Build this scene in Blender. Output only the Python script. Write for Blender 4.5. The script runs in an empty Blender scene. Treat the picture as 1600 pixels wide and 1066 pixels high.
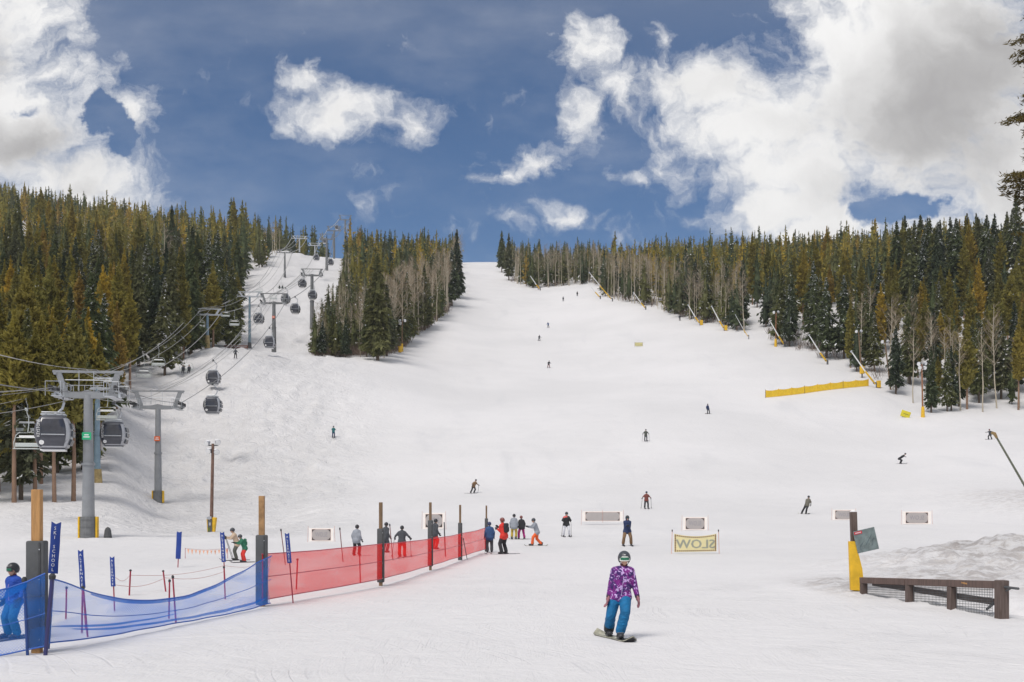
import bpy, math, random
import numpy as np
from mathutils import Vector, Matrix, Euler
R = math.radians
SC = bpy.context.scene
COL = SC.collection
random.seed(5)

# ------------------------------------------------------------------ camera
F = 1716.0        # focal length in photograph pixels (1600 wide)
HZ = 787.0        # row of the true horizon in the photograph
CH = 2.5          # eye height
cam = bpy.data.cameras.new("camera")
cam.sensor_width = 36.0
cam.lens = 36.0 * F / 1600.0
cam.shift_y = (HZ - 533.0) / 1600.0
cam.clip_start = 0.1
cam.clip_end = 20000
cam_o = bpy.data.objects.new("camera", cam)
COL.objects.link(cam_o)
cam_o.location = (0, 0, CH)
cam_o.rotation_euler = (R(90), 0, 0)
SC.camera = cam_o
SC.view_settings.view_transform = 'Standard'
SC.view_settings.look = 'None'
SC.view_settings.exposure = 0.77
SC.view_settings.gamma = 1.0
SC.render.engine = 'CYCLES'
SC.cycles.max_bounces = 8
SC.cycles.transparent_max_bounces = 16

# ------------------------------------------------------------------ sun and sky
SUN_EL, SUN_AZ = 57.0, -146.0     # azimuth measured from +Y towards +X
sun = bpy.data.lights.new("sun", 'SUN')
sun.energy = 1.5
sun.angle = R(24)
sun.color = (1.0, 0.95, 0.88)
sun_o = bpy.data.objects.new("sun", sun)
COL.objects.link(sun_o)
sd = Vector((math.sin(R(SUN_AZ)) * math.cos(R(SUN_EL)), math.cos(R(SUN_AZ)) * math.cos(R(SUN_EL)), math.sin(R(SUN_EL))))
sun_o.rotation_euler = sd.to_track_quat('Z', 'Y').to_euler()
sun_o.location = (-60, 0, 80)

world = bpy.data.worlds.new("World")
SC.world = world
world.use_nodes = True
WN, WL = world.node_tree.nodes, world.node_tree.links
WN.clear()


class NB:
    """tiny helper that writes node graphs"""
    def __init__(s, tree):
        s.t = tree; s.n = tree.nodes; s.l = tree.links

    def node(s, kind, **kw):
        n = s.n.new(kind)
        for k, v in kw.items():
            setattr(n, k, v)
        return n

    def put(s, sock, v):
        if isinstance(v, bpy.types.NodeSocket):
            s.l.new(v, sock)
        else:
            sock.default_value = v

    def math(s, op, a, b=None, c=None, clamp=False):
        n = s.node('ShaderNodeMath', operation=op)
        n.use_clamp = clamp
        s.put(n.inputs[0], a)
        if b is not None: s.put(n.inputs[1], b)
        if c is not None: s.put(n.inputs[2], c)
        return n.outputs[0]

    def vec(s, op, a, b=None):
        n = s.node('ShaderNodeVectorMath', operation=op)
        s.put(n.inputs[0], a)
        if b is not None: s.put(n.inputs[1], b)
        return n.outputs['Value'] if op in ('LENGTH', 'DOT_PRODUCT') else n.outputs[0]

    def noise(s, vec, scale, detail=4, rough=0.55, dim='3D', dist=0.0):
        n = s.node('ShaderNodeTexNoise', noise_dimensions=dim)
        if vec is not None: s.put(n.inputs['Vector'], vec)
        n.inputs['Scale'].default_value = scale
        n.inputs['Detail'].default_value = detail
        n.inputs['Roughness'].default_value = rough
        n.inputs['Distortion'].default_value = dist
        return n

    def ramp(s, fac, lo, hi, a=0.0, b=1.0, smooth=True):
        n = s.node('ShaderNodeMapRange')
        n.interpolation_type = 'SMOOTHSTEP' if smooth else 'LINEAR'
        s.put(n.inputs[0], fac)
        n.inputs[1].default_value = lo; n.inputs[2].default_value = hi
        n.inputs[3].default_value = a; n.inputs[4].default_value = b
        return n.outputs[0]

    def mix(s, fac, a, b):
        n = s.node('ShaderNodeMix', data_type='RGBA')
        s.put(n.inputs[0], fac)
        for sock, v in ((n.inputs[6], a), (n.inputs[7], b)):
            if isinstance(v, tuple) and len(v) == 3: v = v + (1.0,)
            s.put(sock, v)
        return n.outputs[2]


W = NB(world.node_tree)
sky = W.node('ShaderNodeTexSky', sky_type='NISHITA')
sky.sun_disc = False
sky.sun_elevation = R(SUN_EL)
sky.sun_rotation = R(SUN_AZ % 360)
sky.altitude = 2800
sky.air_density = 1.0
sky.dust_density = 0.3
sky.ozone_density = 3.0
tc = W.node('ShaderNodeTexCoord')
sep = W.node('ShaderNodeSeparateXYZ')
W.l.new(tc.outputs['Generated'], sep.inputs[0])
ya = W.math('MAXIMUM', W.math('ABSOLUTE', sep.outputs[1]), 0.02)
uu = W.math('DIVIDE', sep.outputs[0], ya)
vv = W.math('DIVIDE', sep.outputs[2], ya)
cmb = W.node('ShaderNodeCombineXYZ')
W.put(cmb.inputs[0], uu); W.put(cmb.inputs[1], vv)
uv0 = cmb.outputs[0]
warp = W.noise(uv0, 9.0, 6, 0.6)
wv = W.vec('MULTIPLY', W.vec('SUBTRACT', warp.outputs['Color'], (0.5, 0.5, 0.5)), (0.115, 0.085, 0.0))
uv = W.vec('ADD', uv0, wv)
# cloud masses, in tangent coordinates of the viewing direction: (x, y, rx, ry, weight)
CL = [(-60, 90, 190, 230, 1.2), (20, 190, 170, 130, 1.1), (120, 285, 140, 60, 1.0), (195, 195, 55, 62, .8), (90, 110, 110, 60, .8),
      (500, 110, 46, 46, .75), (545, 165, 118, 52, .95), (640, 182, 62, 44, .8), (462, 175, 50, 40, .6),
      (845, 245, 76, 36, .75), (795, 278, 60, 22, .45), (876, 330, 56, 28, .7), (805, 348, 50, 24, .4), (715, 368, 40, 28, .4),
      (905, 85, 62, 52, .75), (905, 170, 50, 42, .75), (965, 140, 80, 44, .8), (1050, 125, 100, 50, .85), (1038, 50, 26, 34, .45),
      (1130, 130, 120, 60, .9), (1180, 200, 160, 90, .95), (1430, 120, 260, 230, 1.4), (1300, 60, 130, 130, 1.0), (1600, 300, 260, 190, 1.2), (1260, 280, 170, 90, 1.0),
      (1210, 325, 150, 60, 1.15), (1180, 270, 100, 60, 1.0), (1075, 250, 80, 30, .5), (985, 272, 60, 18, .38), (1520, 380, 150, 40, .8), (1290, 365, 150, 45, 1.15)]
HOLES = [(160, 188, 24, 30, 1.0), (186, 226, 22, 24, .8), (1365, 352, 46, 20, 1.0), (1428, 336, 40, 20, 1.0), (45, 165, 20, 12, .5)]


def blob(x, y, rx, ry, wgt):
    u0, v0 = (x - 800) / F, (HZ - y) / F
    d = W.vec('LENGTH', W.vec('MULTIPLY', W.vec('SUBTRACT', uv, (u0, v0, 0)), (F / rx, F / ry, 0)))
    return W.math('MULTIPLY', W.math('SUBTRACT', 1.25, d), wgt)


field = None
for c in CL:
    b = blob(*c)
    field = b if field is None else W.math('SMOOTH_MAX', field, b, 0.25)
for c in HOLES:
    h = W.math('MAXIMUM', blob(*c), 0.0)
    field = W.math('SUBTRACT', field, W.math('MULTIPLY', h, 1.6))
# unseen broken cloud added outside the view to whiten the ambient light
gn = W.noise(tc.outputs['Generated'], 2.6, 8, 0.6)
outm = W.math('MAXIMUM', W.ramp(W.math('ABSOLUTE', uu), 0.52, 0.75), W.ramp(vv, 0.50, 0.62))
outm = W.math('MAXIMUM', outm, W.math('LESS_THAN', sep.outputs[1], 0.0))
outf = W.ramp(gn.outputs[0], 0.38, 0.58, -0.3, 1.3, False)
field = W.math('MAXIMUM', W.math('MULTIPLY', outm, outf), field)
n1 = W.noise(uv, 13.0, 10, 0.62)
n2 = W.noise(uv, 42.0, 8, 0.65)
fb = W.math('ADD', W.math('MULTIPLY', W.math('SUBTRACT', n1.outputs[0], 0.5), 2.1), W.math('MULTIPLY', W.math('SUBTRACT', n2.outputs[0], 0.5), 1.25))
dens = W.math('ADD', field, fb)
alpha = W.ramp(dens, 0.10, 1.05)
wisp = W.ramp(W.noise(W.vec('MULTIPLY', uv0, (1.0, 2.2, 1.0)), 4.0, 9, 0.6).outputs[0], 0.42, 0.85, 0.0, 0.20)
wisp = W.math('ADD', wisp, W.ramp(vv, 0.36, 0.50, 0.0, 0.09))
alpha = W.math('MAXIMUM', alpha, wisp)
deep = W.ramp(W.math('ADD', field, W.math('MULTIPLY', W.math('SUBTRACT', n1.outputs[0], 0.5), 1.2)), 0.35, 1.2)
n3 = W.noise(uv, 8.0, 8, 0.6)
gm = None
for c in [(1470, 170, 230, 170, 1.0), (1350, 300, 130, 50, .7), (1580, 60, 160, 90, .9), (60, 225, 150, 60, 1.0), (10, 70, 40, 60, .8), (130, 290, 60, 20, .5), (870, 255, 40, 14, .3)]:
    g_ = blob(*c)
    gm = g_ if gm is None else W.math('MAXIMUM', gm, g_)
gm = W.math('MAXIMUM', gm, W.math('MULTIPLY', outm, 0.45))
shade = W.math('MULTIPLY', deep, W.ramp(W.math('ADD', gm, W.math('MULTIPLY', W.math('SUBTRACT', n3.outputs[0], 0.5), 1.7)), -0.30, 1.35))
ccol = W.mix(shade, (4.9, 4.85, 4.8), (2.1, 2.04, 2.03))
hs = W.node('ShaderNodeHueSaturation')
hs.inputs['Saturation'].default_value = 1.18
hs.inputs['Value'].default_value = 0.43
W.l.new(sky.outputs[0], hs.inputs['Color'])
final = W.mix(alpha, hs.outputs[0], ccol)
bg = W.node('ShaderNodeBackground')
W.l.new(final, bg.inputs[0])
bg.inputs[1].default_value = 0.12
wo = W.node('ShaderNodeOutputWorld')
W.l.new(bg.outputs[0], wo.inputs[0])
world.cycles.sampling_method = 'MANUAL'
world.cycles.sample_map_resolution = 1024

# ------------------------------------------------------------------ noise
def _hash(ix, iy, seed):
    ix = ix.astype(np.int64); iy = iy.astype(np.int64)
    h = (ix * 374761393 + iy * 668265263 + seed * 982451653) & 0x7fffffff
    h = ((h ^ (h >> 13)) * 1274126177) & 0x7fffffff
    return ((h ^ (h >> 16)) & 0xffff) / 65535.0


def vnoise(x, y, seed=0):
    ix, iy = np.floor(x), np.floor(y)
    fx, fy = x - ix, y - iy
    fx = fx * fx * (3 - 2 * fx); fy = fy * fy * (3 - 2 * fy)
    a = _hash(ix, iy, seed); b = _hash(ix + 1, iy, seed)
    c = _hash(ix, iy + 1, seed); d = _hash(ix + 1, iy + 1, seed)
    return (a * (1 - fx) + b * fx) * (1 - fy) + (c * (1 - fx) + d * fx) * fy - 0.5


def fbm(x, y, octs=4, seed=0, g=0.5):
    s = 0; a = 1.0
    for o in range(octs):
        s = s + a * vnoise(x * 2 ** o, y * 2 ** o, seed + o * 17)
        a *= g
    return s


def sstep(a, b, x):
    t = np.clip((x - a) / (b - a), 0, 1)
    return t * t * (3 - 2 * t)


# ------------------------------------------------------------------ terrain: distance -> photograph row, per column
def fl(d): return HZ + CH * F / d
COLS = {
    -900: [(70, fl(70)), (95, 797), (120, 735), (160, 640), (250, 490), (400, 390), (600, 330), (800, 318), (1000, 345)],
    0: [(70, fl(70)), (95, 797), (120, 735), (160, 640), (250, 490), (400, 390), (600, 335), (800, 322), (1000, 345)],
    100: [(80, fl(80)), (108, 772), (125, 730), (165, 640), (250, 500), (400, 405), (550, 358), (700, 347), (900, 370)],
    180: [(85, fl(85)), (112, 768), (128, 722), (140, 665), (156, 632), (180, 590), (250, 510), (400, 412), (550, 367), (700, 357), (900, 390)],
    245: [(95, fl(95)), (122, 797), (140, 740), (155, 690), (172, 620), (195, 575), (240, 550), (300, 490), (400, 425), (520, 378), (650, 372), (900, 410)],
    330: [(105, fl(105)), (130, 782), (150, 718), (170, 645), (190, 580), (212, 549), (255, 547), (300, 500), (400, 430), (500, 388), (600, 387), (900, 430)],
    400: [(105, fl(105)), (130, 778), (150, 714), (175, 622), (195, 574), (215, 557), (265, 552), (320, 495), (400, 440), (470, 402), (520, 392), (650, 400), (900, 440)],
    460: [(105, fl(105)), (135, 768), (155, 705), (180, 622), (200, 582), (230, 558), (270, 550), (330, 495), (420, 430), (500, 398), (560, 397), (700, 425), (900, 470)],
    510: [(90, fl(90)), (130, 771), (155, 706), (180, 628), (202, 588), (232, 560), (270, 552), (330, 502), (420, 442), (500, 410), (560, 402), (700, 432), (900, 470)],
    560: [(70, fl(70)), (100, 815), (130, 769), (155, 706), (180, 632), (204, 592), (234, 561), (270, 545), (330, 498), (450, 425), (600, 400), (700, 415), (900, 470)],
    610: [(60, fl(60)), (100, 812), (130, 768), (155, 705), (180, 640), (205, 600), (240, 558), (270, 545), (330, 500), (450, 440), (600, 410), (700, 415), (900, 470)],
    700: [(60, fl(60)), (85, 828), (108, 798), (128, 768), (155, 708), (180, 652), (225, 602), (270, 562), (300, 530), (345, 493), (405, 457), (480, 430), (580, 411), (640, 412), (900, 470)],
    760: [(60, fl(60)), (85, 830), (108, 797), (125, 771), (150, 716), (180, 656), (225, 608), (265, 574), (300, 541), (345, 510), (405, 470), (480, 437), (580, 409), (640, 409), (900, 470)],
    860: [(60, fl(60)), (85, 831), (108, 797), (125, 771), (150, 716), (180, 657), (225, 609), (265, 575), (300, 541), (345, 511), (390, 480), (440, 453), (520, 430), (620, 412), (900, 450)],
    930: [(60, fl(60)), (85, 830), (108, 796), (130, 760), (160, 693), (182, 652), (225, 607), (265, 573), (300, 540), (345, 503), (390, 465), (430, 445), (520, 425), (620, 410), (900, 450)],
    1000: [(60, fl(60)), (85, 829), (108, 796), (130, 756), (160, 691), (182, 648), (225, 603), (270, 560), (310, 522), (360, 478), (450, 442), (560, 418), (900, 450)],
    1100: [(60, fl(60)), (85, 828), (108, 797), (130, 756), (160, 695), (182, 648), (225, 601), (275, 545), (310, 510), (400, 452), (520, 425), (650, 412), (900, 450)],
    1200: [(60, fl(60)), (85, 827), (108, 799), (130, 758), (160, 702), (182, 660), (225, 604), (275, 540), (350, 470), (450, 432), (600, 410), (900, 450)],
    1280: [(60, fl(60)), (105, 802), (130, 760), (160, 708), (200, 642), (247, 571), (320, 482), (450, 425), (600, 405), (900, 450)],
    1360: [(60, fl(60)), (100, 806), (125, 765), (160, 708), (190, 662), (226, 601), (300, 500), (450, 422), (600, 400), (900, 450)],
    1420: [(60, fl(60)), (98, 808), (120, 770), (150, 722), (180, 685), (206, 642), (300, 505), (420, 428), (600, 395), (900, 450)],
    1500: [(60, fl(60)), (95, 810), (120, 766), (150, 708), (180, 672), (201, 650), (225, 625), (300, 480), (350, 460), (450, 425), (600, 392), (900, 450)],
    1600: [(55, fl(55)), (92, 812), (120, 762), (150, 703), (180, 668), (202, 648), (225, 625), (300, 478), (350, 458), (450, 420), (600, 390), (900, 450)],
    2600: [(55, fl(55)), (92, 812), (120, 762), (150, 703), (180, 668), (202, 648), (225, 625), (300, 478), (350, 458), (450, 420), (600, 390), (900, 450)],
}
PXA = np.arange(-900, 2601, 10.0)
DA = np.arange(0, 1001, 2.0)
_cp = sorted(COLS)
_cz = []
for c in _cp:
    ds = [0, COLS[c][0][0] * 0.7] + [a for a, _ in COLS[c]]
    zs = [0, 0] + [CH + (HZ - b) / F * a for a, b in COLS[c]]
    _cz.append(np.interp(DA, ds, zs))
_cz = np.array(_cz)
ZT = np.empty((len(PXA), len(DA)))
for j in range(len(DA)):
    ZT[:, j] = np.interp(PXA, _cp, _cz[:, j])


def blur(a, sig, axis):
    k = np.arange(-int(3 * sig), int(3 * sig) + 1)
    w = np.exp(-k * k / (2.0 * sig * sig)); w /= w.sum()
    pad = [(0, 0), (0, 0)]; pad[axis] = (len(k) // 2, len(k) // 2)
    ap = np.pad(a, pad, mode='edge')
    out = np.zeros_like(a)
    for i, wi in enumerate(w):
        sl = [slice(None), slice(None)]
        sl[axis] = slice(i, i + a.shape[axis])
        out += wi * ap[tuple(sl)]
    return out


ZT = blur(blur(ZT, 2.2, 1), 1.8, 0)


def base_z(X, Y):
    X = np.asarray(X, float); Y = np.asarray(Y, float)
    d = np.clip(Y, 0, 999.9)
    px = 800 + F * X / np.maximum(Y, 8.0)
    fx = np.clip((px - PXA[0]) / 10.0, 0, len(PXA) - 1.001)
    fy = d / 2.0
    ix, iy = fx.astype(int), np.minimum(fy.astype(int), len(DA) - 2)
    tx, ty = fx - ix, fy - iy
    z = (ZT[ix, iy] * (1 - tx) + ZT[ix + 1, iy] * tx) * (1 - ty) + (ZT[ix, iy + 1] * (1 - tx) + ZT[ix + 1, iy + 1] * tx) * ty
    return z - 0.35 * np.maximum(Y - 999, 0)


def ground_z(X, Y):
    X = np.asarray(X, float); Y = np.asarray(Y, float)
    z = base_z(X, Y)
    px = 800 + F * X / np.maximum(Y, 8.0)
    on = sstep(10, 40, Y)
    # gentle rolls everywhere
    z = z + on * 0.10 * fbm(X / 14, Y / 14, 3, 3)
    # moguls on the bank under the lifts and on the lift run
    m1 = sstep(150, 260, px) * (1 - sstep(480, 620, px)) * sstep(108, 135, Y) * (1 - sstep(225, 260, Y))
    mog = np.abs(fbm(X / 6.5 + 0.4 * fbm(Y / 9, X / 9, 2, 9), Y / 8.5, 3, 21, .55))
    z = z + m1 * (1.0 * mog + 0.7 * fbm(X / 17, Y / 20, 2, 5) + 0.85 * np.abs(fbm(X / 2.6, Y / 3.4, 3, 25, .6)))
    m2 = sstep(380, 400, px) * (1 - sstep(500, 560, px)) * sstep(262, 285, Y) * (1 - sstep(520, 560, Y))
    z = z + m2 * (2.2 * np.abs(fbm(X / 8, Y / 10, 2, 33)) + 0.8 * np.abs(fbm(X / 3.5, Y / 4.5, 2, 37)))
    # rough crud beside the lift towers
    m3 = sstep(20, 60, px) * (1 - sstep(420, 520, px)) * sstep(60, 85, Y) * (1 - sstep(120, 135, Y))
    z = z + m3 * (0.16 * fbm(X / 1.6, Y / 2.2, 4, 44, .6))
    # ploughed spoil bank behind the timber rail on the right
    bx = X - 14.2; by = Y - 39.5
    prof = sstep(8.6, 15.0, X) * np.exp(-(by / 5.5) ** 2) * (0.62 + 0.75 * sstep(13, 20, X))
    prof2 = sstep(7.6, 9.5, X) * (1 - sstep(15, 19, X)) * np.exp(-((Y - 32.5) / 2.4) ** 2) * 0.12
    lump = np.clip(prof * 2.2 + prof2 * 4, 0, 1)
    z = z + prof + prof2 + lump * (0.28 * fbm(X / 0.9, Y / 1.2, 4, 61, .65) + 0.32 * np.abs(fbm(X / 2.4, Y / 3.0, 3, 71)))
    # ditch that the rail guards
    rx0, ry0, rx1, ry1 = 9.6, 30.2, 11.6, 24.0
    t = ((X - rx0) * (rx1 - rx0) + (Y - ry0) * (ry1 - ry0)) / ((rx1 - rx0) ** 2 + (ry1 - ry0) ** 2)
    ds = ((X - rx0) * (ry0 - ry1) + (Y - ry0) * (rx1 - rx0)) / math.hypot(rx1 - rx0, ry1 - ry0)
    dit = np.exp(-((ds - 1.3) / 0.9) ** 2) * sstep(-0.1, 0.5, t) * (1 - sstep(1.6, 2.6, t))
    z = z - 0.42 * dit
    lip = np.exp(-((ds + 0.35) / 0.35) ** 2) * sstep(-0.1, 0.1, t) * (1 - sstep(1.5, 2.0, t))
    z = z + lip * (0.06 + 0.16 * fbm(X / 0.5, Y / 0.6, 3, 81))
    # mound at the right edge further up
    z = z + 1.3 * np.exp(-((X - 49) / 5.5) ** 2 - ((Y - 100) / 14.0) ** 2)
    # ploughed foot of the net line
    nx = -15.2 + (Y - 18.4) * 0.372
    z = z + 0.07 * np.exp(-((X - nx - 0.45) / 0.35) ** 2) * sstep(16, 19, Y) * (1 - sstep(52, 58, Y)) * (0.6 + 1.6 * fbm(X / 0.4, Y / 0.5, 3, 91))
    return z


def GZ(x, y): return float(ground_z(np.array([x]), np.array([y]))[0])
def P(px, py, d): return Vector(((px - 800) / F * d, d, CH + (HZ - py) / F * d))
def G(px, d):
    x = (px - 800) / F * d
    return Vector((x, d, GZ(x, d)))


def GP(px, py, d0=15.0, d1=620.0):
    """ground point seen at a pixel of the photograph (first hit)"""
    d = np.arange(d0, d1, 0.25)
    x = (px - 800) / F * d
    z = ground_z(x, d)
    r = HZ - (z - CH) / d * F
    k = np.argmax(r <= py)
    return Vector((x[k], d[k], z[k]))


# ------------------------------------------------------------------ materials
MATS = {}


def mat(name, col, rough=0.6, metal=0.0, var=0.12, scale=3.0, spec=0.5, bump=0.0, alpha=1.0, coat=0.0):
    if name in MATS: return MATS[name]
    m = bpy.data.materials.new(name)
    m.use_nodes = True
    m.node_tree.nodes.clear()
    N = NB(m.node_tree)
    out = N.node('ShaderNodeOutputMaterial')
    p = N.node('ShaderNodeBsdfPrincipled')
    tcn = N.node('ShaderNodeTexCoord')
    n = N.noise(tcn.outputs['Object'], scale, 5, 0.6)
    dark = tuple(c * (1 - var) for c in col); lite = tuple(min(1, c * (1 + var)) for c in col)
    N.l.new(N.mix(N.ramp(n.outputs[0], 0.3, 0.7), dark, lite), p.inputs['Base Color'])
    p.inputs['Roughness'].default_value = rough
    p.inputs['Metallic'].default_value = metal
    p.inputs['Specular IOR Level'].default_value = spec
    p.inputs['Alpha'].default_value = alpha
    p.inputs['Coat Weight'].default_value = coat
    if bump:
        b = N.node('ShaderNodeBump')
        b.inputs['Strength'].default_value = bump
        b.inputs['Distance'].default_value = 0.02
        N.l.new(N.noise(tcn.outputs['Object'], scale * 6, 4).outputs[0], b.inputs['Height'])
        N.l.new(b.outputs[0], p.inputs['Normal'])
    N.l.new(p.outputs[0], out.inputs[0])
    MATS[name] = m
    return m


def wood_mat(name, a, b, scale=1.0):
    if name in MATS: return MATS[name]
    m = mat(name, a)
    N = NB(m.node_tree)
    p = [n for n in m.node_tree.nodes if n.type == 'BSDF_PRINCIPLED'][0]
    tcn = N.node('ShaderNodeTexCoord')
    v = N.vec('MULTIPLY', tcn.outputs['Object'], (22 * scale, 22 * scale, 1.6 * scale))
    n = N.noise(v, 1.0, 6, 0.65, dist=0.6)
    N.l.new(N.mix(N.ramp(n.outputs[0], 0.32, 0.68), a, b), p.inputs['Base Color'])
    p.inputs['Roughness'].default_value = 0.8
    bm_ = N.node('ShaderNodeBump'); bm_.inputs['Strength'].default_value = 0.5; bm_.inputs['Distance'].default_value = 0.01
    N.l.new(n.outputs[0], bm_.inputs['Height']); N.l.new(bm_.outputs[0], p.inputs['Normal'])
    return m


def net_mat(name, col, cover, fold=0.25):
    m = bpy.data.materials.new(name); m.use_nodes = True
    m.node_tree.nodes.clear()
    N = NB(m.node_tree)
    out = N.node('ShaderNodeOutputMaterial')
    p = N.node('ShaderNodeBsdfDiffuse'); p.inputs[0].default_value = col + (1,)
    tl = N.node('ShaderNodeBsdfTranslucent'); tl.inputs[0].default_value = col + (1,)
    ms = N.node('ShaderNodeMixShader'); ms.inputs[0].default_value = 0.45
    N.l.new(p.outputs[0], ms.inputs[1]); N.l.new(tl.outputs[0], ms.inputs[2])
    tr = N.node('ShaderNodeBsdfTransparent')
    tcn = N.node('ShaderNodeTexCoord')
    v = N.vec('MULTIPLY', tcn.outputs['Object'], (0.5, 0.5, 3.0))
    n = N.noise(v, 0.9, 1, 0.4, dist=0.4)
    f = N.ramp(n.outputs[0], 0.35, 0.7, cover - fold * 0.5, cover + fold)
    # knotted mesh: strands every 6 cm along the net and up it
    so = N.node('ShaderNodeSeparateXYZ'); N.l.new(tcn.outputs['Object'], so.inputs[0])
    al = N.math('ADD', N.math('MULTIPLY', so.outputs[0], 1.0), N.math('MULTIPLY', so.outputs[1], 1.0))
    def strand(c):
        fr = N.math('FRACT', N.math('MULTIPLY', c, 15.0)); return N.math('GREATER_THAN', fr, 0.74)
    g1 = strand(N.math('ADD', al, N.math('MULTIPLY', so.outputs[2], 1.3))); g2 = strand(N.math('SUBTRACT', al, N.math('MULTIPLY', so.outputs[2], 1.3)))
    gr = N.math('MAXIMUM', g1, g2)
    f = N.math('ADD', N.math('MULTIPLY', f, 0.62), N.math('MULTIPLY', gr, N.math('MULTIPLY', f, 0.9)), clamp=True)
    mx = N.node('ShaderNodeMixShader')
    N.l.new(f, mx.inputs[0]); N.l.new(tr.outputs[0], mx.inputs[1]); N.l.new(ms.outputs[0], mx.inputs[2])
    N.l.new(mx.outputs[0], out.inputs[0])
    MATS[name] = m
    return m


def snow_mat():
    m = bpy.data.materials.new('snow'); m.use_nodes = True
    m.node_tree.nodes.clear()
    N = NB(m.node_tree)
    out = N.node('ShaderNodeOutputMaterial')
    p = N.node('ShaderNodeBsdfPrincipled')
    g = N.node('ShaderNodeNewGeometry')
    pos = g.outputs['Position']
    big = N.noise(pos, 0.035, 5, 0.55)
    col = N.mix(N.ramp(big.outputs[0], 0.3, 0.7), (0.665, 0.655, 0.662), (0.735, 0.722, 0.730))
    # packed and scraped patches drawn out along the fall line
    sc = N.noise(N.vec('MULTIPLY', pos, (1.0, 0.22, 0.5)), 0.16, 7, 0.62, dist=0.7)
    col = N.mix(N.ramp(sc.outputs[0], 0.53, 0.75, 0, 0.5), col, (0.60, 0.597, 0.615))
    # dirt in the ploughed bank, by a mask attribute
    at = N.node('ShaderNodeAttribute', attribute_name='dirt')
    dn = N.noise(pos, 1.6, 8, 0.68)
    dn2 = N.noise(pos, 0.9, 8, 0.72, dist=0.5)
    dm = N.math('MULTIPLY', at.outputs['Fac'], N.ramp(dn.outputs[0], 0.42, 0.60))
    col = N.mix(N.math('MULTIPLY', dm, 0.75), col, (0.30, 0.26, 0.24))
    dm2 = N.math('MULTIPLY', N.ramp(at.outputs['Fac'], 0.05, 0.6), N.ramp(dn2.outputs[0], 0.52, 0.60))
    col = N.mix(N.math('MULTIPLY', dm2, 0.35), col, (0.62, 0.57, 0.53))
    # scattered needle litter and grit
    lit = N.noise(pos, 9.0, 3, 0.5)
    patch = N.ramp(N.noise(pos, 0.25, 4, 0.6).outputs[0], 0.5, 0.7)
    col = N.mix(N.math('MULTIPLY', N.ramp(lit.outputs[0], 0.71, 0.76), N.math('MULTIPLY', patch, 0.5)), col, (0.42, 0.38, 0.34))
    N.l.new(col, p.inputs['Base Color'])
    p.inputs['Roughness'].default_value = 0.62
    p.inputs['Specular IOR Level'].default_value = 0.25
    # relief: grain, crud, ski tracks
    h1 = N.noise(pos, 5.0, 8, 0.68)
    h2 = N.noise(pos, 0.7, 7, 0.6)

    def tracks(rot, sx, sy, sc_, dist):
        mp = N.node('ShaderNodeMapping'); mp.inputs['Rotation'].default_value = (0, 0, R(rot)); mp.inputs['Scale'].default_value = (sx, sy, 0.0)
        N.l.new(pos, mp.inputs[0])
        wv_ = N.noise(mp.outputs[0], sc_, 5, 0.6, dist=dist)
        return N.math('ABSOLUTE', N.math('SUBTRACT', wv_.outputs[0], 0.5))
    t1 = tracks(28, 1.0, 0.09, 1.6, 1.3)
    t2 = tracks(-38, 1.0, 0.08, 1.3, 1.6)
    t3 = tracks(72, 1.0, 0.10, 1.1, 1.0)
    tt = N.math('MINIMUM', N.math('MINIMUM', t1, t2), t3)
    tt = N.ramp(tt, 0.0, 0.035, 0.0, 1.0)
    near = N.ramp(h2.outputs[0], 0.35, 0.65)
    h = N.math('ADD', N.math('MULTIPLY', h1.outputs[0], 0.055), N.math('MULTIPLY', h2.outputs[0], 0.22))
    h = N.math('ADD', h, N.math('MULTIPLY', N.math('MULTIPLY', tt, near), 0.018))
    sx_ = N.node('ShaderNodeSeparateXYZ'); N.l.new(pos, sx_.inputs[0])
    flat = N.node('ShaderNodeCombineXYZ'); N.put(flat.inputs[0], sx_.outputs[0]); N.put(flat.inputs[1], sx_.outputs[1])
    rings = None
    for cx_, cy_, rr_, ww_, fq in ((13, 25, 9, 3.2, 4.5), (5, 48, 15, 5, 3.2), (-14, 70, 24, 8, 2.2), (24, 84, 26, 9, 2.0), (0, 125, 36, 14, 1.4), (38, 150, 40, 16, 1.2)):
        dd = N.vec('LENGTH', N.vec('SUBTRACT', flat.outputs[0], (cx_, cy_, 0)))
        wob = N.math('ADD', dd, N.math('MULTIPLY', h2.outputs[0], 0.5))
        tn = N.node('ShaderNodeTexNoise', noise_dimensions='1D'); N.put(tn.inputs['W'], wob); tn.inputs['Scale'].default_value = fq; tn.inputs['Detail'].default_value = 2
        ln = N.ramp(N.math('ABSOLUTE', N.math('SUBTRACT', tn.outputs[0], 0.5)), 0.0, 0.06, 1.0, 0.0)
        mk = N.ramp(N.math('ABSOLUTE', N.math('SUBTRACT', dd, float(rr_))), ww_ * .4, float(ww_), 1.0, 0.0)
        t_ = N.math('MULTIPLY', ln, mk)
        rings = t_ if rings is None else N.math('MAXIMUM', rings, t_)
    lines = None
    for an_, fq, sc_ in ((24, 1.5, .10), (-31, 1.3, .13), (52, .9, .08), (-8, 1.1, .11)):
        ax_ = N.vec('DOT_PRODUCT', flat.outputs[0], (math.cos(R(an_)), math.sin(R(an_)), 0))
        wob = N.math('ADD', ax_, N.math('MULTIPLY', N.noise(flat.outputs[0], .06, 2, .5).outputs[0], 9.0))
        tn = N.node('ShaderNodeTexNoise', noise_dimensions='1D'); N.put(tn.inputs['W'], wob); tn.inputs['Scale'].default_value = fq; tn.inputs['Detail'].default_value = 1
        ln = N.ramp(N.math('ABSOLUTE', N.math('SUBTRACT', tn.outputs[0], 0.5)), 0.0, 0.035, 1.0, 0.0)
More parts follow.
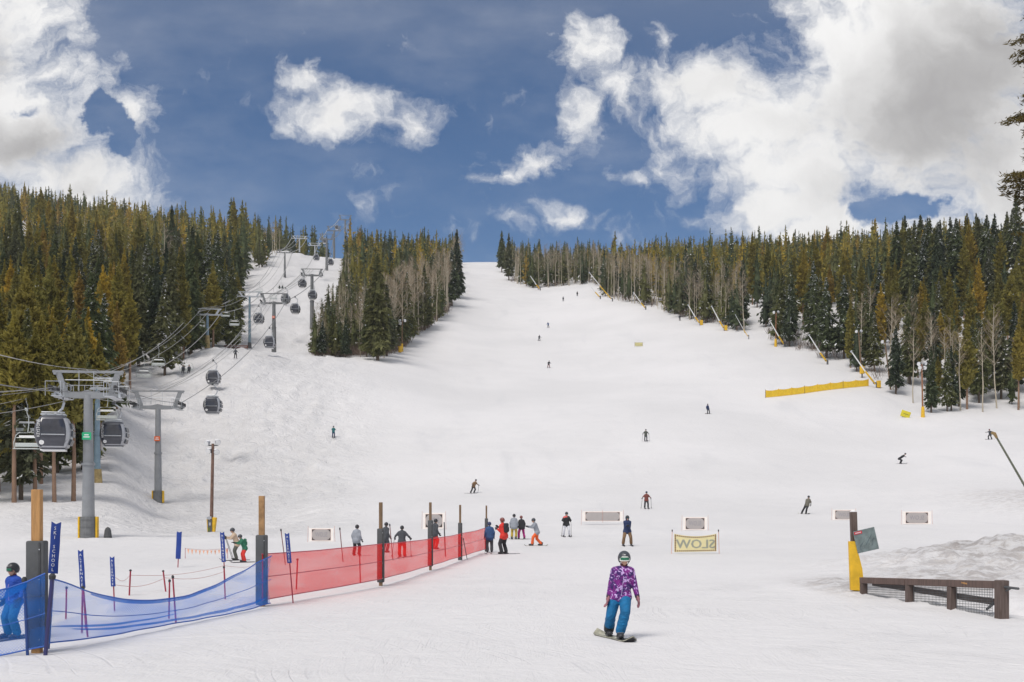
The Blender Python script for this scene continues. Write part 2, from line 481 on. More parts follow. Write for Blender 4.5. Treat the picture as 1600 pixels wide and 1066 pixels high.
        mk = N.ramp(N.noise(N.vec('ADD', flat.outputs[0], (an_ * 3.0, 7.0, 0)), sc_, 3, .6).outputs[0], 0.50, 0.62)
        t_ = N.math('MULTIPLY', ln, mk)
        lines = t_ if lines is None else N.math('MAXIMUM', lines, t_)
    rings = N.math('MAXIMUM', rings, N.math('MULTIPLY', lines, .8))
    rings = N.math('MULTIPLY', rings, N.ramp(N.noise(pos, 0.35, 4, .6).outputs[0], 0.42, 0.6))
    h = N.math('SUBTRACT', h, N.math('MULTIPLY', rings, 0.05))
    col = N.mix(N.math('MULTIPLY', rings, 0.22), col, (0.58, 0.58, 0.60)); N.l.new(col, p.inputs['Base Color'])
    hd = N.math('MULTIPLY', N.math('MULTIPLY', dn.outputs[0], at.outputs['Fac']), 1.5)
    h = N.math('ADD', h, hd)
    at2 = N.node('ShaderNodeAttribute', attribute_name='crud')
    c1 = N.noise(pos, 0.42, 6, 0.62, dist=0.6); c2 = N.noise(N.vec('MULTIPLY', pos, (1.0, 0.45, 1.0)), 1.1, 5, 0.6, dist=1.2)
    h = N.math('ADD', h, N.math('MULTIPLY', N.math('ADD', N.math('MULTIPLY', N.math('ABSOLUTE', N.math('SUBTRACT', c1.outputs[0], .5)), 5.0), N.math('MULTIPLY', c2.outputs[0], .55)), at2.outputs['Fac']))
    b = N.node('ShaderNodeBump'); b.inputs['Strength'].default_value = 0.6; b.inputs['Distance'].default_value = 0.5
    N.l.new(h, b.inputs['Height']); N.l.new(b.outputs[0], p.inputs['Normal'])
    N.l.new(p.outputs[0], out.inputs[0])
    return m


# ------------------------------------------------------------------ mesh builder
class MB:
    def __init__(s):
        s.v = []; s.f = []; s.m = []; s.mats = []

    def mi(s, m):
        if m is None: return 0
        if m not in s.mats: s.mats.append(m)
        return s.mats.index(m)

    def add(s, verts, faces, m=None):
        o = len(s.v); k = s.mi(m)
        s.v += [tuple(v) for v in verts]
        s.f += [tuple(i + o for i in f) for f in faces]
        s.m += [k] * len(faces)
        return s

    def box(s, c, size, rot=None, m=None, bev=0.0):
        hx, hy, hz = [a / 2 for a in size]
        M = rot if isinstance(rot, Matrix) else (Euler(rot).to_matrix() if rot else Matrix.Identity(3))
        c = Vector(c)
        b = min(bev, hx * .9, hy * .9, hz * .9)
        if b <= 0:
            vs = [c + M @ Vector((x * hx, y * hy, z * hz)) for z in (-1, 1) for y in (-1, 1) for x in (-1, 1)]
            return s.add(vs, [(0, 2, 3, 1), (4, 5, 7, 6), (0, 1, 5, 4), (2, 6, 7, 3), (0, 4, 6, 2), (1, 3, 7, 5)], m)
        import bmesh
        bm = bmesh.new(); bmesh.ops.create_cube(bm, size=1)
        for v in bm.verts: v.co = Vector((v.co.x * 2 * hx, v.co.y * 2 * hy, v.co.z * 2 * hz))
        bmesh.ops.bevel(bm, geom=bm.edges[:], offset=b, segments=2, affect='EDGES', profile=0.5)
        bm.verts.ensure_lookup_table()
        vs = [c + M @ v.co for v in bm.verts]
        fs = [tuple(v.index for v in f.verts) for f in bm.faces]
        bm.free()
        return s.add(vs, fs, m)

    def tube(s, pts, r, seg=8, m=None, cap=True):
        pts = [Vector(p) for p in pts]
        n = len(pts)
        rs = r if isinstance(r, (list, tuple)) else [r] * n
        vs = []; fs = []
        up = None
        for i, p in enumerate(pts):
            t = (pts[min(i + 1, n - 1)] - pts[max(i - 1, 0)])
            t = t.normalized() if t.length > 1e-9 else Vector((0, 0, 1))
            if up is None:
                up = Vector((0, 0, 1)) if abs(t.z) < 0.9 else Vector((1, 0, 0))
            a = t.cross(up)
            if a.length < 1e-6: a = t.orthogonal()
            a.normalize(); b = t.cross(a).normalized()
            for k in range(seg):
                an = 2 * math.pi * k / seg
                vs.append(p + (a * math.cos(an) + b * math.sin(an)) * rs[i])
        for i in range(n - 1):
            for k in range(seg):
                k2 = (k + 1) % seg
                fs.append((i * seg + k, i * seg + k2, (i + 1) * seg + k2, (i + 1) * seg + k))
        if cap:
            fs.append(tuple(range(seg))[::-1]); fs.append(tuple((n - 1) * seg + k for k in range(seg)))
        return s.add(vs, fs, m)

    def ell(s, c, rad, seg=12, rings=8, rot=None, m=None):
        M = Euler(rot).to_matrix() if rot else Matrix.Identity(3)
        c = Vector(c)
        if not isinstance(rad, (tuple, list)): rad = (rad,) * 3
        vs = [c + M @ Vector((0, 0, -rad[2]))]; fs = []
        for i in range(1, rings):
            th = math.pi * i / rings
            for k in range(seg):
                ph = 2 * math.pi * k / seg
                vs.append(c + M @ Vector((rad[0] * math.sin(th) * math.cos(ph), rad[1] * math.sin(th) * math.sin(ph), -rad[2] * math.cos(th))))
        vs.append(c + M @ Vector((0, 0, rad[2])))
        for k in range(seg): fs.append((0, 1 + (k + 1) % seg, 1 + k))
        for i in range(rings - 2):
            for k in range(seg):
                a = 1 + i * seg; b = a + seg; k2 = (k + 1) % seg
                fs.append((a + k, a + k2, b + k2, b + k))
        l = len(vs) - 1; a = 1 + (rings - 2) * seg
        for k in range(seg): fs.append((l, a + k, a + (k + 1) % seg))
        return s.add(vs, fs, m)

    def caps(s, a, b, ra, rb, seg=12, m=None):
        """tapered capsule"""
        a = Vector(a); b = Vector(b)
        ax = (b - a); L = ax.length
        if L < 1e-6: return s.ell(a, ra, seg, 8, m=m)
        t = ax / L; u = t.orthogonal().normalized(); w = t.cross(u)
        prof = []
        for i in range(1, 4): 
            th = math.pi / 2 * i / 4; prof.append((-ra * math.cos(th), ra * math.sin(th)))
        prof.append((0, ra))
        prof.append((L, rb))
        for i in range(3, 0, -1):
            th = math.pi / 2 * i / 4; prof.append((L + rb * math.cos(th), rb * math.sin(th)))
        vs = [a - t * ra]; fs = []
        for z, r in prof:
            for k in range(seg):
                an = 2 * math.pi * k / seg
                vs.append(a + t * z + (u * math.cos(an) + w * math.sin(an)) * r)
        vs.append(b + t * rb)
        n = len(prof)
        for k in range(seg): fs.append((0, 1 + (k + 1) % seg, 1 + k))
        for i in range(n - 1):
            for k in range(seg):
                k2 = (k + 1) % seg
                fs.append((1 + i * seg + k, 1 + i * seg + k2, 1 + (i + 1) * seg + k2, 1 + (i + 1) * seg + k))
        l = len(vs) - 1; q = 1 + (n - 1) * seg
        for k in range(seg): fs.append((l, q + k, q + (k + 1) % seg))
        return s.add(vs, fs, m)

    def prism(s, outline, y0, y1, M=None, m=None):
        """outline in local xz, extruded along local y, M a 4x4"""
        M = M or Matrix.Identity(4)
        n = len(outline)
        vs = [M @ Vector((x, y0, z)) for x, z in outline] + [M @ Vector((x, y1, z)) for x, z in outline]
        fs = [tuple(range(n)), tuple(range(2 * n - 1, n - 1, -1))]
        for i in range(n):
            j = (i + 1) % n
            fs.append((i, i + n, j + n, j))
        return s.add(vs, fs, m)

    def mesh(s, name, mats=None, smooth=False):
        me = bpy.data.meshes.new(name)
        me.from_pydata([tuple(v) for v in s.v], [], s.f)
        ml = mats if mats is not None else s.mats
        if not isinstance(ml, (list, tuple)): ml = [ml]
        for q in ml: me.materials.append(q)
        if mats is None and s.mats:
            me.polygons.foreach_set('material_index', s.m)
        if smooth:
            me.polygons.foreach_set('use_smooth', [True] * len(me.polygons))
            try: me.set_sharp_from_angle(angle=R(42))
            except Exception: pass
        me.update()
        return me

    def build(s, name, mt=None, parent=None, smooth=False, loc=None, rotz=0.0):
        o = bpy.data.objects.new(name, s.mesh(name, mt, smooth))
        COL.objects.link(o)
        if parent is not None: o.parent = parent
        if loc is not None: o.location = loc
        if rotz: o.rotation_euler = (0, 0, rotz)
        return o


def tag(o, label=None, cat=None, group=None, kind=None):
    if label: o['label'] = label
    if cat: o['category'] = cat
    if group: o['group'] = group
    if kind: o['kind'] = kind
    return o


def thing(name, label, cat, loc, rotz=0.0, group=None, scale=1.0):
    o = bpy.data.objects.new(name, None)
    COL.objects.link(o)
    o.empty_display_size = 0.2
    o.location = loc; o.rotation_euler = (0, 0, rotz); o.scale = (scale,) * 3
    return tag(o, label, cat, group)


def copy_tree(o, parent=None):
    c = o.copy(); COL.objects.link(c)
    if parent is not None: c.parent = parent
    for ch in list(o.children): copy_tree(ch, c)
    return c


def text_geo(s_, size=1.0, stacked=False, spacing=1.0):
    cu = bpy.data.curves.new('t', 'FONT')
    cu.body = '\n'.join(s_) if stacked else s_
    cu.size = size; cu.align_x = 'CENTER'; cu.align_y = 'CENTER'; cu.space_line = spacing
    cu.resolution_u = 2
    ob = bpy.data.objects.new('t', cu); COL.objects.link(ob)
    dg = bpy.context.evaluated_depsgraph_get(); dg.update()
    me = bpy.data.meshes.new_from_object(ob.evaluated_get(dg))
    vs = [v.co.copy() for v in me.vertices]; fs = [tuple(p.vertices) for p in me.polygons]
    bpy.data.objects.remove(ob); bpy.data.curves.remove(cu); bpy.data.meshes.remove(me)
    return vs, fs
# ------------------------------------------------------------------ the snow ground (one sheet)
SNOW = snow_mat()


def build_ground():
    ys = [-3000, -1200, -500, -200, -90, -60, -45]
    y = -38.0
    while y < 12: ys.append(y); y += 1.5
    while y < 640:
        ys.append(y); y += max(0.16, 0.0092 * y)
    while y < 1000: ys.append(y); y += 12
    ys += [1060, 1200, 1500, 2200, 4000]
    ys = np.array(ys)
    t = np.arange(-0.86, 0.86, 0.0021)
    t = np.concatenate([[-30, -8, -4, -2.4, -1.6, -1.25, -1.05, -0.95], t, [0.95, 1.05, 1.25, 1.6, 2.4, 4, 8, 30]])
    wd = np.maximum(ys, 12) + 40.0
    X = wd[:, None] * t[None, :]
    Y = np.repeat(ys[:, None], len(t), 1)
    Z = ground_z(X, Y)
    ny, nx = X.shape
    co = np.stack([X, Y, Z], -1).reshape(-1, 3)
    i = np.arange(ny - 1)[:, None] * nx + np.arange(nx - 1)[None, :]
    q = np.stack([i, i + 1, i + nx + 1, i + nx], -1).reshape(-1, 4)
    me = bpy.data.meshes.new('snow_ground')
    me.vertices.add(len(co)); me.vertices.foreach_set('co', co.ravel())
    me.loops.add(q.size); me.loops.foreach_set('vertex_index', q.ravel())
    me.polygons.add(len(q)); me.polygons.foreach_set('loop_start', np.arange(0, q.size, 4))
    me.update(calc_edges=True)
    me.polygons.foreach_set('use_smooth', np.ones(len(q), bool))
    me.materials.append(SNOW)
    px = 800 + F * X / np.maximum(Y, 8)
    dirt = sstep(10.0, 17.0, X) * np.exp(-((Y - 39) / 5.0) ** 2) + 0.75 * sstep(8, 9.5, X) * np.exp(-((Y - 32.5) / 3.0) ** 2) * (1 - sstep(13, 18, X))
    dirt = dirt + 0.6 * np.exp(-((X - 49) / 6) ** 2 - ((Y - 100) / 15) ** 2)
    dirt = dirt + 0.10 * np.exp(-((X + 36) / 7) ** 2 - ((Y - 118) / 22) ** 2)
    a = me.attributes.new('dirt', 'FLOAT', 'POINT')
    a.data.foreach_set('value', np.clip(dirt, 0, 1).ravel().astype(np.float32))
    crud = sstep(-50, 60, px) * (1 - sstep(430, 640, px)) * sstep(70, 100, Y) * (1 - sstep(228, 262, Y))
    crud = np.maximum(crud, sstep(370, 400, px) * (1 - sstep(520, 560, px)) * sstep(262, 285, Y) * 1.0)
    crud = np.clip(crud + .10, 0, 1)
    a = me.attributes.new('crud', 'FLOAT', 'POINT'); a.data.foreach_set('value', crud.ravel().astype(np.float32))
    o = bpy.data.objects.new('snow_ground', me)
    COL.objects.link(o)
    tag(o, 'packed white snow of the ski slope and the hills around it', None, kind='structure')
    return o


build_ground()

# ------------------------------------------------------------------ foliage materials


def foliage_mat(name, stops, attr=None, rough=0.85, sub=0.32):
    """stops: list of (position, colour) picked per tree; clumps lighter and darker inside one tree"""
    m = bpy.data.materials.new(name); m.use_nodes = True
    m.node_tree.nodes.clear()
    N = NB(m.node_tree)
    out = N.node('ShaderNodeOutputMaterial')
    r = N.node('ShaderNodeValToRGB')
    r.color_ramp.elements[0].position = stops[0][0]; r.color_ramp.elements[0].color = stops[0][1] + (1,)
    r.color_ramp.elements[1].position = stops[-1][0]; r.color_ramp.elements[1].color = stops[-1][1] + (1,)
    for s_, c in stops[1:-1]:
        e = r.color_ramp.elements.new(s_); e.color = c + (1,)
    if attr:
        a = N.node('ShaderNodeAttribute', attribute_name=attr); rnd = a.outputs['Fac']
    else:
        a = N.node('ShaderNodeObjectInfo'); rnd = a.outputs['Random']
    N.l.new(rnd, r.inputs[0])
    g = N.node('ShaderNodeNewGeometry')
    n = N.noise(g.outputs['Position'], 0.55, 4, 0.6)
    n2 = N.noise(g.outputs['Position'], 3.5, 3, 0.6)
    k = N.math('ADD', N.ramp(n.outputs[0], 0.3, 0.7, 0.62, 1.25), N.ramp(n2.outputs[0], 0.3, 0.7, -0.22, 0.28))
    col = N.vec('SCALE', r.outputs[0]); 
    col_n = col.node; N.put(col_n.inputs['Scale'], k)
    d = N.node('ShaderNodeBsdfDiffuse'); N.l.new(col, d.inputs[0])
    tl = N.node('ShaderNodeBsdfTranslucent'); N.l.new(col, tl.inputs[0])
    ms = N.node('ShaderNodeMixShader'); ms.inputs[0].default_value = sub
    N.l.new(d.outputs[0], ms.inputs[1]); N.l.new(tl.outputs[0], ms.inputs[2])
    N.l.new(ms.outputs[0], out.inputs[0])
    return m


SPR = [(0.0, (0.083, 0.103, 0.069)), (0.35, (0.119, 0.143, 0.070)), (0.7, (0.181, 0.181, 0.075)), (1.0, (0.134, 0.143, 0.088))]
PIN = [(0.0, (0.238, 0.223, 0.069)), (0.35, (0.323, 0.274, 0.069)), (0.6, (0.269, 0.242, 0.075)), (0.9, (0.492, 0.353, 0.062)), (1.0, (0.338, 0.237, 0.081))]
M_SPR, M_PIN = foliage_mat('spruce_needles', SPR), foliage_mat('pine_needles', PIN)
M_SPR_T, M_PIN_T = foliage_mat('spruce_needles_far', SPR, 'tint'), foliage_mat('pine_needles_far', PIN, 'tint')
M_BARK = mat('conifer_bark', (0.13, 0.095, 0.07), 0.95, var=0.35, scale=4)
M_PBARK = mat('pine_bark', (0.27, 0.17, 0.115), 0.95, var=0.3, scale=5)
M_ASP = mat('aspen_bark', (0.46, 0.40, 0.31), 0.9, var=0.25, scale=3)
M_TWIG = mat('aspen_twigs', (0.27, 0.205, 0.135), 0.95, var=0.25, scale=0.6)
M_BRUSH = mat('brush_twigs', (0.155, 0.11, 0.085), 0.95, var=0.25, scale=0.4)
M_TSNOW = mat('branch_snow', (0.82, 0.82, 0.84), 0.6, var=0.03)


def kites(c, d, w, l, wid):
    """leaf shaped faces: centre, direction, side vector, length, width -> verts (n*4,3)"""
    a = c - d * (l / 2)[:, None]; b = c + d * (l / 2)[:, None]
    m_ = c - d * (l * 0.08)[:, None]
    return np.stack([a, m_ + w * (wid / 2)[:, None], b, m_ - w * (wid / 2)[:, None]], 1).reshape(-1, 3)


def unit(v): return v / np.maximum(np.linalg.norm(v, axis=1), 1e-9)[:, None]


def conifer(seed, Rr, base, n_br, per, kl, kw, kind='spruce', snow=0.0, trunk_seg=7):
    """unit-height tree. returns foliage verts, snow verts (kites), trunk (verts, faces), core (verts, faces)"""
    rng = np.random.default_rng(seed)
    t = np.sort(rng.random(n_br) ** 0.88)
    if kind == 'spruce':
        prof = (1 - t) ** 0.80 * (0.30 + 0.70 * sstep(0, 0.12, t)) + 0.012
    else:
        prof = np.clip(np.sin(np.pi * np.clip(t * 0.9 + 0.16, 0, 1)) ** 0.8, 0, 1) * (0.95 - 0.35 * t) + 0.02
    lobes = 0.72 + 0.5 * (fbm(t * 13 + seed, t * 0 + seed * 3.1, 3, seed) + 0.35)
    h = base + (1 - base) * t * 0.985
    az = rng.random(n_br) * 2 * np.pi
    side = 0.82 + 0.36 * (vnoise(np.cos(az) * 1.3 + seed, h * 5 + np.sin(az) * 1.3, seed + 5) + 0.5)
    L = Rr * prof * lobes * side * (0.72 + 0.45 * rng.random(n_br))
    droop = np.where(t < 0.82, 0.30 + 0.25 * rng.random(n_br), -0.5) if kind == 'spruce' else (-0.15 - 0.35 * rng.random(n_br))
    B = np.repeat(np.arange(n_br), per)
    s_ = (rng.random(len(B)) ** 0.6) * 0.92 + 0.12
    ca, sa = np.cos(az[B]), np.sin(az[B])
    rad = L[B] * s_
    jit = 0.10 * L[B]
    c = np.stack([ca * rad - sa * rng.normal(0, 1, len(B)) * jit * s_, sa * rad + ca * rng.normal(0, 1, len(B)) * jit * s_,
                  h[B] - droop[B] * L[B] * s_ ** 1.4 + rng.normal(0, 0.004, len(B))], 1)
    out = np.stack([ca, sa, -droop[B] * 0.9], 1)
    d = unit(out + rng.normal(0, 0.55, (len(B), 3)) + (np.array([0, 0, -0.25]) if kind == 'spruce' else np.array([0, 0, 0.45])))
    up = unit(rng.normal(0, 1, (len(B), 3)) * 0.6 + np.array([0, 0, 1.0]))
    w = unit(np.cross(d, up))
    tp = (0.35 + 0.75 * np.clip((1 - t[B]) * 1.6, 0, 1)); ll = kl * (0.6 + 0.8 * rng.random(len(B))) * tp; ww = kw * (0.6 + 0.8 * rng.random(len(B))) * tp
    fol = kites(c, d, w, ll, ww)
    # leader
    k = 6
    cz = np.linspace(0.955, 0.99, k)
    tip = kites(np.stack([np.zeros(k), np.zeros(k), cz], 1), unit(rng.normal(0, .35, (k, 3)) + [0, 0, 1.0]), unit(rng.normal(0, 1, (k, 3)) * [1, 1, 0]), np.full(k, kl * .8), np.full(k, kw * .35))
    fol = np.concatenate([fol, tip])
    sn = np.zeros((0, 3))
    if snow > 0:
        ns = int(len(B) * snow)
        pick = rng.choice(len(B), ns, replace=False)
        pn = vnoise(c[pick, 0] * 30 + seed, c[pick, 2] * 16, seed + 9)
        pick = pick[(pn > -0.02) & (s_[pick] > 0.45)]
        sc = c[pick] + np.array([0, 0, kw * 0.22])
        sdn = unit(out[pick] + rng.normal(0, 0.25, (len(pick), 3)))
        sw = unit(np.cross(sdn, np.tile([0, 0, 1.0], (len(pick), 1))))
        sn = kites(sc, sdn, sw, ll[pick] * 0.95, ww[pick] * 0.95)
    # trunk with a slight bend, inner mass of old wood and shaded needles
    rt = 0.011 if kind == 'spruce' else 0.0095
    zs = np.array([-0.03, 0.0, 0.25, 0.55, 0.97]); rr = np.array([1.5, 1.25, 1.0, 0.7, 0.12]) * rt
    bx, by = rng.normal(0, 0.006, 5), rng.normal(0, 0.006, 5)
    bx[:2] = 0; by[:2] = 0; bx[-1] = by[-1] = 0
    an = np.arange(trunk_seg) * 2 * np.pi / trunk_seg
    tv = np.concatenate([np.stack([bx[i] + rr[i] * np.cos(an), by[i] + rr[i] * np.sin(an), np.full(trunk_seg, zs[i])], 1) for i in range(5)])
    tf = [(i * trunk_seg + q, i * trunk_seg + (q + 1) % trunk_seg, (i + 1) * trunk_seg + (q + 1) % trunk_seg, (i + 1) * trunk_seg + q) for i in range(4) for q in range(trunk_seg)]
    cr = Rr * (0.40 if kind == 'spruce' else 0.38)
    cz = np.array([base + 0.02, base + 0.10, base + (1 - base) * 0.45, 0.93])
    cf = np.array([0.25, 1.0, 0.62, 0.04]) * cr
    sg = 6; an = np.arange(sg) * 2 * np.pi / sg
    cv = np.concatenate([np.stack([cf[i] * np.cos(an + i), cf[i] * np.sin(an + i), np.full(sg, cz[i])], 1) for i in range(4)])
    cfc = [(i * sg + q, i * sg + (q + 1) % sg, (i + 1) * sg + (q + 1) % sg, (i + 1) * sg + q) for i in range(3) for q in range(sg)]
    return fol, sn, (tv, np.array(tf)), (cv, np.array(cfc))


def quads_mesh(name, parts, mats_, attr=None):
    """parts: list of (verts, quads, material index)"""
    V = []; Q = []; MI = []; o = 0
    for v, q, k in parts:
        if len(v) == 0: continue
        V.append(v); Q.append(q + o); MI.append(np.full(len(q), k)); o += len(v)
    V = np.concatenate(V); Q = np.concatenate(Q); MI = np.concatenate(MI)
    me = bpy.data.meshes.new(name)
    me.vertices.add(len(V)); me.vertices.foreach_set('co', V.ravel().astype(np.float32))
    me.loops.add(Q.size); me.loops.foreach_set('vertex_index', Q.ravel().astype(np.int32))
    me.polygons.add(len(Q)); me.polygons.foreach_set('loop_start', np.arange(0, Q.size, 4, dtype=np.int32))
    for m_ in mats_: me.materials.append(m_)
    me.polygons.foreach_set('material_index', MI.astype(np.int32))
    if attr is not None:
        a = me.attributes.new('tint', 'FLOAT', 'POINT')
        a.data.foreach_set('value', attr.astype(np.float32))
    me.update(calc_edges=True)
    return me


def qi(n): return np.arange(n).reshape(-1, 4)


def aspen_geo(seed, n_limb=20, twigs=9, bushy=0.0, R_=0.12, first=0.5):
    """bare tree of unit height: trunk+limbs quads, twig quads"""
    rng = np.random.default_rng(seed)
    b = MB()
    nseg = 7
    zs = np.linspace(-0.02, 0.985, nseg)
    bend = np.cumsum(rng.normal(0, 0.006, (nseg, 2)), 0)
    pts = [(bend[i, 0], bend[i, 1], zs[i]) for i in range(nseg)]
    r0 = 0.0085
    b.tube(pts, [r0 * (1 - 0.93 * z) + 0.0006 for z in np.clip(zs, 0, 1)], 6, cap=False)
    tw = []
    for i in range(n_limb):
        t = first + (0.97 - first) * rng.random() ** 0.8
        k = np.interp(t, zs, np.arange(nseg)); j = int(k); f = k - j; j2 = min(j + 1, nseg - 1)
        p = np.array([bend[j, 0] * (1 - f) + bend[j2, 0] * f, bend[j, 1] * (1 - f) + bend[j2, 1] * f, t])
        az = rng.random() * 6.283
        L = R_ * (1.15 - 0.8 * (t - first) / (1 - first)) * (0.6 + 0.7 * rng.random()) * (1.0 if t > first + .08 else 0.7)
        d = np.array([math.cos(az), math.sin(az), 0.75 + 0.7 * rng.random()]); d /= np.linalg.norm(d)
        e1 = p + d * L * 0.6; e2 = e1 + (d + np.array([0, 0, 0.35]) + rng.normal(0, .15, 3)) * L * 0.55
        rr = 0.0026 * (1.2 - t * 0.6)
        b.tube([p, e1, e2], [rr, rr * 0.65, rr * 0.2], 3, cap=False)
        for q in range(twigs):
            s_ = 0.25 + 0.75 * rng.random()
            o = p + (e1 - p) * min(1, s_ * 2) if s_ < 0.5 else e1 + (e2 - e1) * (s_ - .5) * 2
            dd = d + rng.normal(0, 0.55, 3) + np.array([0, 0, 0.35]); dd /= np.linalg.norm(dd)
            tw.append((o, dd, L * (0.28 + 0.4 * rng.random())))
    o = np.array([a[0] for a in tw]); dd = np.array([a[1] for a in tw]); l = np.array([a[2] for a in tw])
    sd_ = unit(np.cross(dd, rng.normal(0, 1, dd.shape)))
    tv = kites(o + dd * (l / 2)[:, None], dd, sd_, l, np.full(len(l), 0.0024 + bushy))
    return np.array(b.v), np.array(b.f), tv


# near variants
def conifer_variant(seed, kind, snow, base, Rr, n_br=330, per=11, kl=0.050, kw=0.020):
    fol, sn, tr, core = conifer(seed, Rr, base, n_br, per, kl, kw, kind, snow)
    fm = M_SPR if kind == 'spruce' else M_PIN
    crown = quads_mesh('crown', [(fol, qi(len(fol)), 0), (core[0], core[1], 0), (sn, qi(len(sn)), 1)], [fm, M_TSNOW])
    trunk = quads_mesh('trunk', [(tr[0], tr[1], 0)], [M_BARK if kind == 'spruce' else M_PBARK])
    return crown, trunk


V_SPR = [conifer_variant(100 + i, 'spruce', [0, .04, .14, 0, .07, .40][i], 0.06 + 0.03 * (i % 3), [0.15, 0.135, 0.165, 0.12, 0.155, 0.175][i]) for i in range(6)]
V_PIN = [conifer_variant(200 + i, 'pine', 0.0 if i % 2 else 0.015, [0.20, 0.30, 0.24, 0.14, 0.33][i], [0.095, 0.085, 0.11, 0.10, 0.09][i]) for i in range(5)]
V_TALL = [conifer_variant(240 + i, 'pine', 0.0, [0.46, 0.5, 0.42][i], [0.10, 0.085, 0.10][i]) for i in range(3)]


def far_variant(seed, kind, snow, nb, per, kl, kw):
    Rr = (0.20 if kind == 'spruce' else 0.17)
    fol, sn, tr, core = conifer(seed, Rr, 0.08, nb, per, kl, kw, kind, snow, 4)
    return fol, sn, tr, core


FAR_S = [far_variant(300 + i, 'spruce', [0, .10, .02, .22, 0, .08][i], 70, 4, 0.075, 0.034) for i in range(6)]
FAR_P = [far_variant(320 + i, 'pine', [0, .05, 0, .02][i], 66, 4, 0.078, 0.036) for i in range(4)]
V_ASP = [aspen_geo(400 + i, 24, 11, 0.0, [0.13, 0.10, 0.16, 0.12, 0.2][i], [0.45, 0.55, 0.4, 0.5, 0.35][i]) for i in range(5)]
FAR_A = [aspen_geo(420 + i, 14, 8, 0.0018, 0.14, 0.3) for i in range(5)]
ASP_M = []
for av, af, tv in V_ASP:
    ASP_M.append((quads_mesh('crown', [(tv, qi(len(tv)), 0)], [M_TWIG]), quads_mesh('trunk', [(av, af, 0)], [M_ASP])))

# ------------------------------------------------------------------ where the woods stand
rng = np.random.default_rng(77)
EL = ([-900, 0, 60, 100, 150, 180, 210, 250, 290, 330, 370, 374, 392, 408, 434, 450, 505, 520],
      [92, 97, 104, 112, 126, 142, 160, 180, 202, 226, 252, 392, 402, 420, 478, 548, 585, 600])
EI = ([488, 600, 622, 660, 700, 712, 720], [238, 240, 266, 308, 350, 430, 540])
ER = ([776, 784, 800, 830, 880, 930, 945, 1000, 1100, 1200, 1280, 1360, 1420, 1500, 1600, 2600],
      [600, 520, 470, 448, 446, 438, 392, 364, 314, 281, 252, 231, 211, 205, 207, 207])


def wood(px, d):
    """which wood a point belongs to"""
    if px < 514: 
        if d > np.interp(px, *EL) and d < 730: 
            if px < 488 or d > 540: return 'L'
    if 486 < px < 722:
        lb = np.interp(d, [230, 300, 330, 450, 620], [489, 494, 524, 540, 556])
        if px > lb and d > np.interp(px, *EI) and d < 620: return 'I'
    if px > 776:
        if d > np.interp(px, *ER) and d < 650 and not (1165 < px < 1195 and d < 330) : return 'R'
    return None


trees = []
for d0, d1, sp in ((90, 150, 4.2), (150, 230, 5.3), (230, 330, 6.5), (330, 450, 7.7), (450, 560, 8.4), (560, 740, 9.3)):
    for yy in np.arange(d0, d1, sp):
        xs = np.arange(-0.72 * d1, 0.72 * d1, sp)
        for xx in xs:
            X_, Y_ = xx + (rng.random() - .5) * sp * .9, yy + (rng.random() - .5) * sp * .9
            px = 800 + F * X_ / Y_
            if px < -110 or px > 1930: continue
            w_ = wood(px, Y_)
            if not w_: continue
            if (px < -60 or px > 1660) and rng.random() < 0.5: continue
            trees.append((X_, Y_, px, w_))
extra = []
for _ in range(900):
    u_ = rng.random()
    if u_ < .34: px = rng.uniform(598, 716); Y_ = np.interp(px, *EI) + rng.random() ** 1.4 * 34; k_ = 'aspen' if rng.random() < .85 else 'spruce'; H_ = rng.uniform(13, 20); w_ = 'I'
    elif u_ < .56: px = rng.uniform(491, 600); Y_ = rng.uniform(238, 300); k_ = 'aspen' if rng.random() < .6 else 'spruce'; H_ = rng.uniform(5, 12) * (1.0 if px < 560 else 1.4); w_ = 'I'
    elif u_ < .66: px = rng.uniform(505, 560); Y_ = rng.uniform(300, 420); k_ = 'aspen' if rng.random() < .5 else 'spruce'; H_ = rng.uniform(8, 14); w_ = 'I'
    else: px = rng.uniform(800, 1165); Y_ = np.interp(px, *ER) + rng.random() ** 1.3 * 34; k_ = 'aspen' if rng.random() < .7 else 'spruce'; H_ = rng.uniform(11, 17); w_ = 'R'
    if wood(px, Y_) != w_: continue
    X_ = (px - 800) / F * Y_
    if any(abs(e[0] - X_) < 1.5 and abs(e[1] - Y_) < 1.5 for e in extra): continue
    extra.append([X_, Y_, px, w_, k_, H_])
TX = np.array([t[0] for t in trees]); TY = np.array([t[1] for t in trees]); TZ = ground_z(TX, TY)
spec = []
